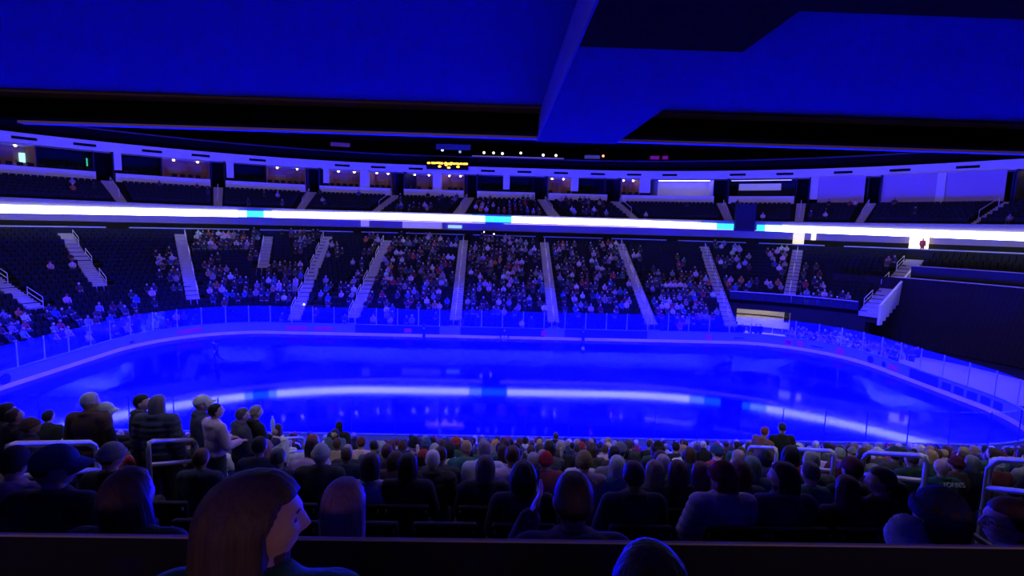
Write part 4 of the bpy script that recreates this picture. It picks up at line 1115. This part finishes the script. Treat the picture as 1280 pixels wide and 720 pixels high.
# ---- standing people in and beside the left aisle
hero(112, 490, 6, 'standing man with white hair and brown jacket with pale collar', post='stand', yaw=-.5, hair='short', hcol=(.55, .52, .55), jcol=(.12, .06, .045), kind='coat', hi=True)
hero(131, 503, 6, 'standing man in white cap leaning towards the brown jacket', post='stand_hold', rz=-.7, yaw=-.4, hair='crop', hcol=(.03, .02, .02), hat='cap', hatcol=(.62, .66, .70), jcol=J['black'], hi=True, dD=.1)
hero(177, 489, 7, 'standing dark-haired man in black facing right', post='stand', rz=-1.0, yaw=-.3, hair='short', hcol=(.012, .01, .012), jcol=J['black'], hi=True)
hero(197, 493, 6, 'standing grey-haired person in quilted slate puffer jacket', post='stand', hair='bob', hcol=(.20, .17, .17), jcol=(.085, .095, .14), kind='puffer', hi=True, fem=False)
hero(253, 491, 7, 'standing man in white flat cap with red scarf', post='stand', rz=-.9, yaw=-.3, pitch=-.2, hair='crop', hcol=(.4, .38, .36), hat='cap', hatcol=(.52, .48, .44), jcol=(.03, .035, .05), hi=True)
hero(270, 504, 6, 'standing person with black hair in pale pink hoodie', post='stand_hold', rz=-.6, yaw=-.4, pitch=-.2, hair='short', hcol=(.012, .010, .012), jcol=(.66, .46, .60), kind='hoodie', tcol=(.05, .06, .09), hi=True, dD=.3)
hero(303, 509, 7, 'standing person in black jacket with pale flecks facing right', post='stand_hold', rz=-.8, hair='short', hcol=(.10, .07, .06), jcol=(.05, .05, .07), hi=True)
hero(320, 506, 7, 'standing grey-headed man in long black coat', post='stand_hold', rz=-.7, hair='crop', hcol=(.25, .22, .22), jcol=J['black'], hi=True, dD=.2)
hero(345, 530, 8, 'long-haired woman in white top lifting a pale bottle', post='stand_hold', rz=2.6, hair='long', hcol=(.06, .03, .03), jcol=J['white'], fem=True)
hero(418, 536, 10, 'standing person in grey-green top before the ice', post='stand_hold', rz=3.0, hair='bob', hcol=(.03, .02, .02), jcol=(.08, .14, .16), smin=.8)
hero(424, 526, 11, 'tall dark figure behind the grey-green top', post='stand', hair='long', hcol=(.012, .01, .012), jcol=J['black'])
hero(978, 528, 10, 'standing man in black jacket with back turned at the right aisle', post='stand', hair='crop', hcol=(.03, .03, .03), jcol=J['black'], hi=True)
hero(957, 533, 10, 'standing red-haired person reaching an arm beside the black jacket', post='stand_hold', rz=-1.2, hair='short', hcol=(.25, .05, .03), jcol=(.22, .10, .07))
hero(8, 503, 6, 'standing dark-haired person at the left rim above the crowd', post='stand', rz=-.6, hair='bob', hcol=(.02, .012, .012), jcol=J['black'])
hero(18, 510, 5, 'standing person with bowed brown head at the left rim', post='stand', rz=-.5, pitch=-.3, hair='short', hcol=(.12, .06, .05), jcol=(.03, .02, .03), dD=.3)
hero(38, 520, 5, 'person in brown knit cap leaning right beside the left rim', post='stand_hold', rz=-.9, pitch=-.3, hair='short', hcol=(.1, .06, .05), hat='beanie', hatcol=(.16, .08, .07), jcol=J['black'], smin=.8)
hero(60, 512, 8, 'black-haired person standing beyond the brown knit cap', post='stand', hair='short', hcol=(.01, .01, .012), jcol=J['black'])
hero(695, 540, 13, 'person standing upright in black before the near boards', post='stand', hair='short', hcol=(.08, .04, .035), jcol=J['black'])
# lettering on the green shirt
tc = bpy.data.curves.new('shirt_lettering', 'FONT'); tc.body = 'FORBES'; tc.size = .085; tc.extrude = .004; tc.align_x = 'CENTER'
lt0 = bpy.data.objects.new('tmp_text', tc); COL.objects.link(lt0)
lt = me_obj('shirt_lettering', bpy.data.meshes.new_from_object(lt0.evaluated_get(bpy.context.evaluated_depsgraph_get())), mat('lettering_white', (.85, .85, .85), .6), bald); lt.data.materials[0] = MATS['lettering_white']
bpy.data.objects.remove(lt0)
lt.location = (.03, -.185, .985); lt.rotation_euler = (PI/2-.35, 0, 0)
# glasses of the woman at the right rim, and the phone-less details of the pale collar
def glasses_for(o, post, yaw, pitch):
    bm = bmesh.new()
    for s_ in (-1, 1):
        pts = [(s_*.031+.024*math.cos(a), .096, .010+.019*math.sin(a)) for a in np.linspace(0, 2*PI, 17)]; tube(bm, pts, .0022, 5)
        tube(bm, [(s_*.055, .094, .014), (s_*.079, .03, .012), (s_*.080, -.01, .005)], .002, 5)
    tube(bm, [(-.008, .099, .012), (.008, .099, .012)], .002, 5)
    g_ = mesh_obj('glasses', bm, mat('glasses_frame', (.03, .03, .035), .25), o); g_.matrix_local = head_M(posture(post), yaw, pitch)
def eyes_for(o, post, yaw, pitch):
    Mh = head_M(posture(post), yaw, pitch)
    for s_ in (-1, 1):
        bm = Blob(); ell(bm, (s_*.031, .0725, .010), (.0115, .0115, .0075), seg=12); me = bpy.data.meshes.new('eye'); bm.to_mesh(me); e_ = me_obj('eye', me, mat('eye_dark', (.10, .07, .07), .3), o); e_.matrix_local = Mh
        bm = Blob(); cap(bm, (s_*.016, .0905, .031), .0024, (s_*.046, .081, .034), .0018, 6); me = bpy.data.meshes.new('eyebrow'); bm.to_mesh(me); e_ = me_obj('eyebrow', me, mat('eyebrow_brown', (.04, .02, .02), .8), o); e_.matrix_local = Mh
eyes_for(fg, 'sit', -1.15, .05)
for ob in [x for x in COL.objects if x.get('label') == 'woman with glasses in profile behind the low wall at the right rim']: eyes_for(ob, 'sit', 1.2, 0)
for ob in [x for x in COL.objects if x.get('label') == 'woman with glasses in profile behind the low wall at the right rim']: glasses_for(ob, 'sit', 1.2, 0)
for ob in [x for x in COL.objects if str(x.get('label', '')).startswith('person in navy knit beanie')]:
    bm = Blob(); rr = random.Random(3)
    for i in range(26):
        a = 2*PI*i/26; ell(bm, (.125*math.cos(a)-.03, .10*math.sin(a)-.01, 1.035+.02*rr.uniform(-1, 1)), (.05, .05, .052), seg=8)
    ell(bm, (-.12, .03, 1.06), (.085, .08, .10)); me = remesh(bm, .014, 1)
    rr = random.Random(4)
    for v in me.vertices: v.co += v.normal*rr.uniform(-.004, .007)
    c = me_obj('fur_collar', me, KNIT, ob); c.color = (.62, .55, .66, 1); c['label'] = 'fluffy pale collar'
# bottle held by the woman in white, tray of the green top
def bottle(px, py, D, label):
    P = at(px, py, D); bm = bmesh.new()
    prof = [(.0, 0), (.032, 0), (.034, .12), (.030, .15), (.014, .19), (.014, .22), (0, .22)]
    rings = []
    for r, z in prof: rings.append([bm.verts.new((r*math.cos(2*PI*k/12)+1e-5*k, r*math.sin(2*PI*k/12), z)) for k in range(12)])
    for A_, B_ in zip(rings[:-1], rings[1:]):
        for k in range(12): bm.faces.new((A_[k], A_[(k+1) % 12], B_[(k+1) % 12], B_[k]))
    o = mesh_obj('bottle', bm, mat('bottle_pale', (.55, .6, .7), .3)); o.location = P; tag(o, label, 'bottle')
bottle(341, 536, 2.05+.85*8-.35, 'pale bottle held up by the woman in white top')

# ---- the seated rows, filled by seats and people
def px_ok(x, y, z, m=25):
    q = proj((x, y, z)); return q is not None and -m < q[0] < 1280+m
ORD = ['', 'first', 'second', 'third', 'fourth', 'fifth', 'sixth', 'seventh', 'eighth', 'ninth', 'tenth', 'eleventh', 'twelfth', 'thirteenth', 'fourteenth', 'fifteenth', 'sixteenth', 'seventeenth', 'eighteenth', 'nineteenth', 'twentieth']
def ordn(n):
    if n <= 20: return ORD[n]
    return {2: 'twenty', 3: 'thirty', 4: 'forty'}[n//10]+('-'+ORD[n % 10] if n % 10 else '')
rng = random.Random(5)
hats = ['beanie', 'cap']
near_crowd = []
n_ind = 0
IND_ROWS = 15
for k in range(0, NK):
    y, z = row_y(k), row_z(k)
    xs = [(x, lab, sit) for x, lab, sit in taken[k]]
    slots = []
    half = 1.02*(2.05+ROWD*k)+1.0
    x = -half-.36
    while x < half:
        x += .56
        if any(abs(x-a) < .82 for a in AX): continue
        if any(abs(x-h[0]) < (.50 if h[2] else .56) for h in xs): continue
        if not px_ok(x, y, z+1.2): continue
        slots.append(x)
    cnt = 0
    if k < 4:
        allx = sorted([(h[0], True) for h in xs if h[2]]+[(q_, False) for q_ in slots])
        for i, (sx, occ) in enumerate(allx):
            if any(abs(sx-a) < .62 for a in AX): continue
            near_seat(sx, y, z, 'black folding stadium seat, %s from the left in the %s row beyond the low wall' % (ordn(i+1), ORD[k+1]), 'black folding seats beyond the low wall')
    for sx in slots:
        pr = 0 if k < 2 else (.22 if k == 2 else (.42 if k == 3 else .74))
        if k < 4 and 140 < proj((sx, y, z+1.2))[0] < 380: pr *= .5
        if rng.random() > pr: continue
        # no one stands out before the standing people
        if k >= IND_ROWS:
            near_crowd.append((Vector((sx, y, z)), 0., rng.random())); continue
        cnt += 1
        jn = rng.choices(list(JC), weights=[26, 12, 12, 6, 6, 9, 8, 5, 4, 3, 5, 4, 3, 1.5, 3])[0]
        hn = rng.choices(list(HC), weights=[22, 26, 12, 12, 7, 3, 8])[0]
        fem = rng.random() < .5
        st = rng.choice(['bob', 'long', 'curly', 'tail', 'bob']) if fem else rng.choice(['short', 'short', 'crop'])
        hat = rng.choice(hats) if rng.random() < .26 else None
        hcn = rng.choice(['black', 'navy', 'grey', 'maroon', 'white', 'red', 'dark green', 'tan', 'blue'])
        yaw, pitch = rng.choice([(0, 0), (0, 0), (0, -.25), (.6, 0), (-.6, 0)])
        post = rng.choice(['sit', 'sit', 'sit', 'sit_lean']) if k > 4 else 'sit'
        yaw_, s_ = yaw, rng.uniform(.92, 1.06)
        head = (hn+' person') if not hat else ('person in %s %s' % (hcn, 'beanie' if hat == 'beanie' else 'cap'))
        lab = '%s %s %s, %s row, %s from left' % (head, 'in' if not hat else 'and', jn+(' top' if hat else ' jacket'), ORD[k+1]+' near', ordn(cnt))
        person((sx+rng.uniform(-.03, .03), y-.02, z+.005), 0, post, yaw_, pitch, st if not (hat and st == 'curly') else 'bob', tuple(c*rng.uniform(.8, 1.2) for c in HC[hn]), hat, JC[hcn], rng.choice(['thin', 'coat', 'coat', 'puffer', 'hoodie']) if False else rng.choice(['thin', 'coat', 'hoodie']),
               JC[jn], rng.choice([(.015, .015, .03), (.02, .025, .06), (.03, .03, .03)]), rng.choice(SKN), s_, False, fem, lab, 'spectators in the %s row beyond the low wall' % ORD[k+1])
        n_ind += 1
print('individual seated fillers', n_ind)

# ---- people far away, one by one: by the tunnel, at the boards, on the ice, in the doorway
def far_person(px, z, D, label, post='stand', rz=PI, s=1.0, **kw):
    P = CAM.copy()
    q = at(px, 420, D); P = Vector((q.x, q.y, z))
    return person(P, rz, post, s=s, label=label, **kw)
far_person(270.5, .0, 38.5, 'small dark skater gliding at the left end of the ice', 'stand_skate', rz=1.9, jcol=J['black'], tcol=J['black'], hair='short')
far_person(597, .35, 50.3, 'official in black standing at the far boards left of centre', jcol=J['black'], hair='short')
far_person(663.5, .35, 50.3, 'pink-faced official in black standing at the far boards right of centre', jcol=J['black'], hair='crop', hcol=(.3, .1, .12))
far_person(630.5, .0, 48.2, 'crouching performer in white with dark sleeves at the far kick strip', 'stand_crouch', jcol=(.012, .012, .03), tcol=(.8, .6, .75), hair='short', s=1.0)
far_person(729.5, .0, 43.5, 'tiny pale figure on the ice before the far boards', 'stand', jcol=(.8, .8, .85), tcol=(.02, .02, .1), s=.45)
for px, lab in ((927, 'first dark figure from the left before the lit tunnel'), (937.5, 'second dark figure from the left before the lit tunnel'), (944.5, 'third dark figure from the left before the lit tunnel'), (949.5, 'fourth dark figure from the left before the lit tunnel')):
    far_person(px, .0, 50.8, lab, jcol=J['black'], tcol=J['black'], hair='short')
uu = u_of(1154, 9.2, .86); P = QZ(.845, uu, 8.9)
person(P, PI*.85, 'stand', label='person in red standing in the glaring doorway over the end stair', jcol=(.5, .05, .06), tcol=(.3, .05, .06), hair='short')
for i, x_ in enumerate((.0, 35.)):
    far_person((530, 729)[i], 0, 48.75, '', 'stand') if False else None
# dark gate posts in the far boards
for px, lab in ((530, 'dark gate post in the far boards left of centre'), (729, 'dark gate post in the far boards right of centre')):
    P = at(px, 420, 49.05); g_ = empty('gate_post', (P.x, 25.86, 0)); tag(g_, lab, 'post')
    box('post', -.14, .14, -.06, -.01, 0, 1.35, DKAD, g_); box('latch', -.05, .05, -.09, -.06, .8, .95, METAL, g_)
# red spot on a figure at the left stand: phone light and glowing toy
def glow_toy(px, py, D, c, s_, r, label):
    P = at(px, py, D); bm = Blob(); ell(bm, (0, 0, 0), (r, r*.8, r*.75)); ell(bm, (r*1.1, 0, r*.2), (r*.8, r*.7, r*.7)); ell(bm, (-r*.9, -r*.2, -r*.1), (r*.5,)*3)
    me = bpy.data.meshes.new('light_toy'); bm.to_mesh(me); o = me_obj('light_toy', me, mat('toy_'+label[:10].replace(' ', '_'), (.3, .0, .05), emit=c, estr=s_)); o.location = P; tag(o, label, 'toy')
P_ = None
glow_toy(66, 391.5, 46.5, (1, .02, .06), 2.2, .28, 'glowing red light toy held up in the left stand')
for px, py, D, lab in ((605, 290, 70, 'left of two bright phone lights at the top rail near centre'), (617.5, 292.5, 70, 'right of two bright phone lights at the top rail near centre'), (591.5, 350, 62.5, 'phone light lower in the block right of centre stair'), (732, 388, 54, 'phone light just over the far glass right of centre'), (329, 246, 72, 'phone light among the club seats left of the third stairwell'), (380, 380.5, 54, 'phone light over the far glass at the left curve')):
    P = at(px, py, D); bm = bmesh.new(); bbox(bm, -.07, .07, -.02, .02, -.08, .08, .02)
    o = mesh_obj('phone', bm, mat('phone_light', (1, 1, 1), emit=(1, .9, 1), estr=5)); o.location = P; tag(o, lab, 'phone')

# ---- the rest of the crowd: one low, countless mass
def low_person():
    bm = bmesh.new(); bmesh.ops.create_icosphere(bm, subdivisions=2, radius=1, matrix=Matrix.Translation((0, .02, 1.165)) @ Matrix.Diagonal((.092, .112, .125, 1)))
    bm.verts.index_update(); hv = [v.co.copy() for v in bm.verts]; hf = [tuple(v.index for v in f.verts) for f in bm.faces]; bm.free()
    vs = list(hv); fs = list(hf); lab = []
    for v in hv: lab.append('s' if (v.y > .03 and v.z < 1.215) else 'h')
    def ringset(rs, tagc):
        base = len(vs)
        for (c, rx_, ry_) in rs:
            for k in range(8): vs.append(Vector(c)+Vector((rx_*math.cos(2*PI*k/8), ry_*math.sin(2*PI*k/8), 0))); lab.append(tagc)
        for j in range(len(rs)-1):
            for k in range(8): fs.append((base+j*8+k, base+j*8+(k+1) % 8, base+(j+1)*8+(k+1) % 8, base+(j+1)*8+k))
        fs.append(tuple(base+(len(rs)-1)*8+k for k in range(8)))
    ringset([((0, -.03, .44), .19, .13), ((0, -.03, .70), .19, .125), ((0, -.03, .93), .225, .12), ((0, -.02, 1.0), .13, .09), ((0, 0, 1.08), .055, .055)], 'c')
    for s_ in (-1, 1):
        ringset([((s_*.14, .30, .60), .05, .06), ((s_*.235, .06, .70), .06, .065), ((s_*.20, -.02, .95), .06, .07)], 'c')
        ringset([((s_*.11, .44, .08), .06, .06), ((s_*.11, .44, .52), .08, .08), ((s_*.1, .1, .56), .09, .09)], 't')
        k0 = len(vs); 
        for dx in (-.04, .04):
            for dy in (-.04, .05):
                for dz in (-.03, .03): vs.append(Vector((s_*.09+dx, .33+dy, .60+dz))); lab.append('s')
        fs.extend(tuple(k0+i for i in f) for f in ((0, 1, 3, 2), (4, 6, 7, 5), (0, 4, 5, 1), (2, 3, 7, 6), (1, 5, 7, 3)))
    return np.array([tuple(v) for v in vs]), fs, np.array(lab)
LV, LF, LL = low_person()
def crowd(name, spots, label, bright):
    rg = random.Random(21); nv = len(LV); allv = np.zeros((len(spots)*nv, 3)); allc = np.ones((len(spots)*nv, 4)); allf = []
    for i, (P, rz, r) in enumerate(spots):
        c, s = math.cos(rz), math.sin(rz); sc_ = .90+.18*rg.random(); Vv = LV*sc_; Vv = Vv.copy()
        hy = rg.uniform(-.04, .04)
        allv[i*nv:(i+1)*nv] = np.c_[P.x+c*(Vv[:, 0]+hy)-s*Vv[:, 1], P.y+s*(Vv[:, 0]+hy)+c*Vv[:, 1], P.z+Vv[:, 2]+.01]
        wts = [30, 14, 14, 8, 9, 11, 11, 3, 3, 4, 4, 5, 4, 2, 6] if bright else [26, 12, 12, 6, 5, 10, 8, 5, 4, 3, 6, 4, 3, 1.5, 3]
        jc = JC[rg.choices(list(JC), weights=wts)[0]]; jc = tuple(c*rg.uniform(.55, .95) for c in jc) if bright else jc; hc = HC[rg.choices(list(HC), weights=[22, 26, 14, 12, 9, 3, 8])[0]]
        if rg.random() < .25: hc = JC[rg.choice(['black', 'navy', 'grey', 'white', 'red', 'tan', 'blue'])]
        sk = rg.choice(SKN); tcx = rg.choice([(.015, .015, .03), (.02, .03, .08), (.04, .04, .05)])
        col = np.zeros((nv, 4)); col[:, 3] = 1
        for key, cc in (('c', jc), ('h', hc), ('s', sk), ('t', tcx)): col[LL == key, :3] = cc
        allc[i*nv:(i+1)*nv] = col
        o_ = i*nv; allf.extend(tuple(o_+j for j in f) for f in LF)
    m = MATS.get('crowd')
    if m is None:
        m = bpy.data.materials.new('crowd_clothing'); m.use_nodes = True; nt = m.node_tree; at_ = nt.nodes.new('ShaderNodeAttribute'); at_.attribute_name = 'wear'
        nt.links.new(at_.outputs['Color'], nt.nodes['Principled BSDF'].inputs['Base Color']); nt.nodes['Principled BSDF'].inputs['Roughness'].default_value = .8; MATS['crowd'] = m
    me = bpy.data.meshes.new(name); me.from_pydata(allv.tolist(), [], allf); me.update()
    ca = me.color_attributes.new('wear', 'FLOAT_COLOR', 'POINT'); ca.data.foreach_set('color', allc.ravel())
    me.polygons.foreach_set('use_smooth', [True]*len(me.polygons))
    o = me_obj(name, me, m); tag(o, label, 'crowd', kind='stuff')
for uu in stand_spots: 
    P = QZ(1.03, uu, 14.95); tg = (Q(1, uu+.1)-Q(1, uu)).normalized(); crowd_spots.append((P, math.atan2(tg.y, tg.x)+PI, .5))
crowd('far_crowd', crowd_spots, 'scattered spectators in the far stands and suites', True)
crowd('near_crowd', near_crowd, 'backs of spectators in the lowest rows before the near boards', False)
print('crowd', len(crowd_spots), len(near_crowd))
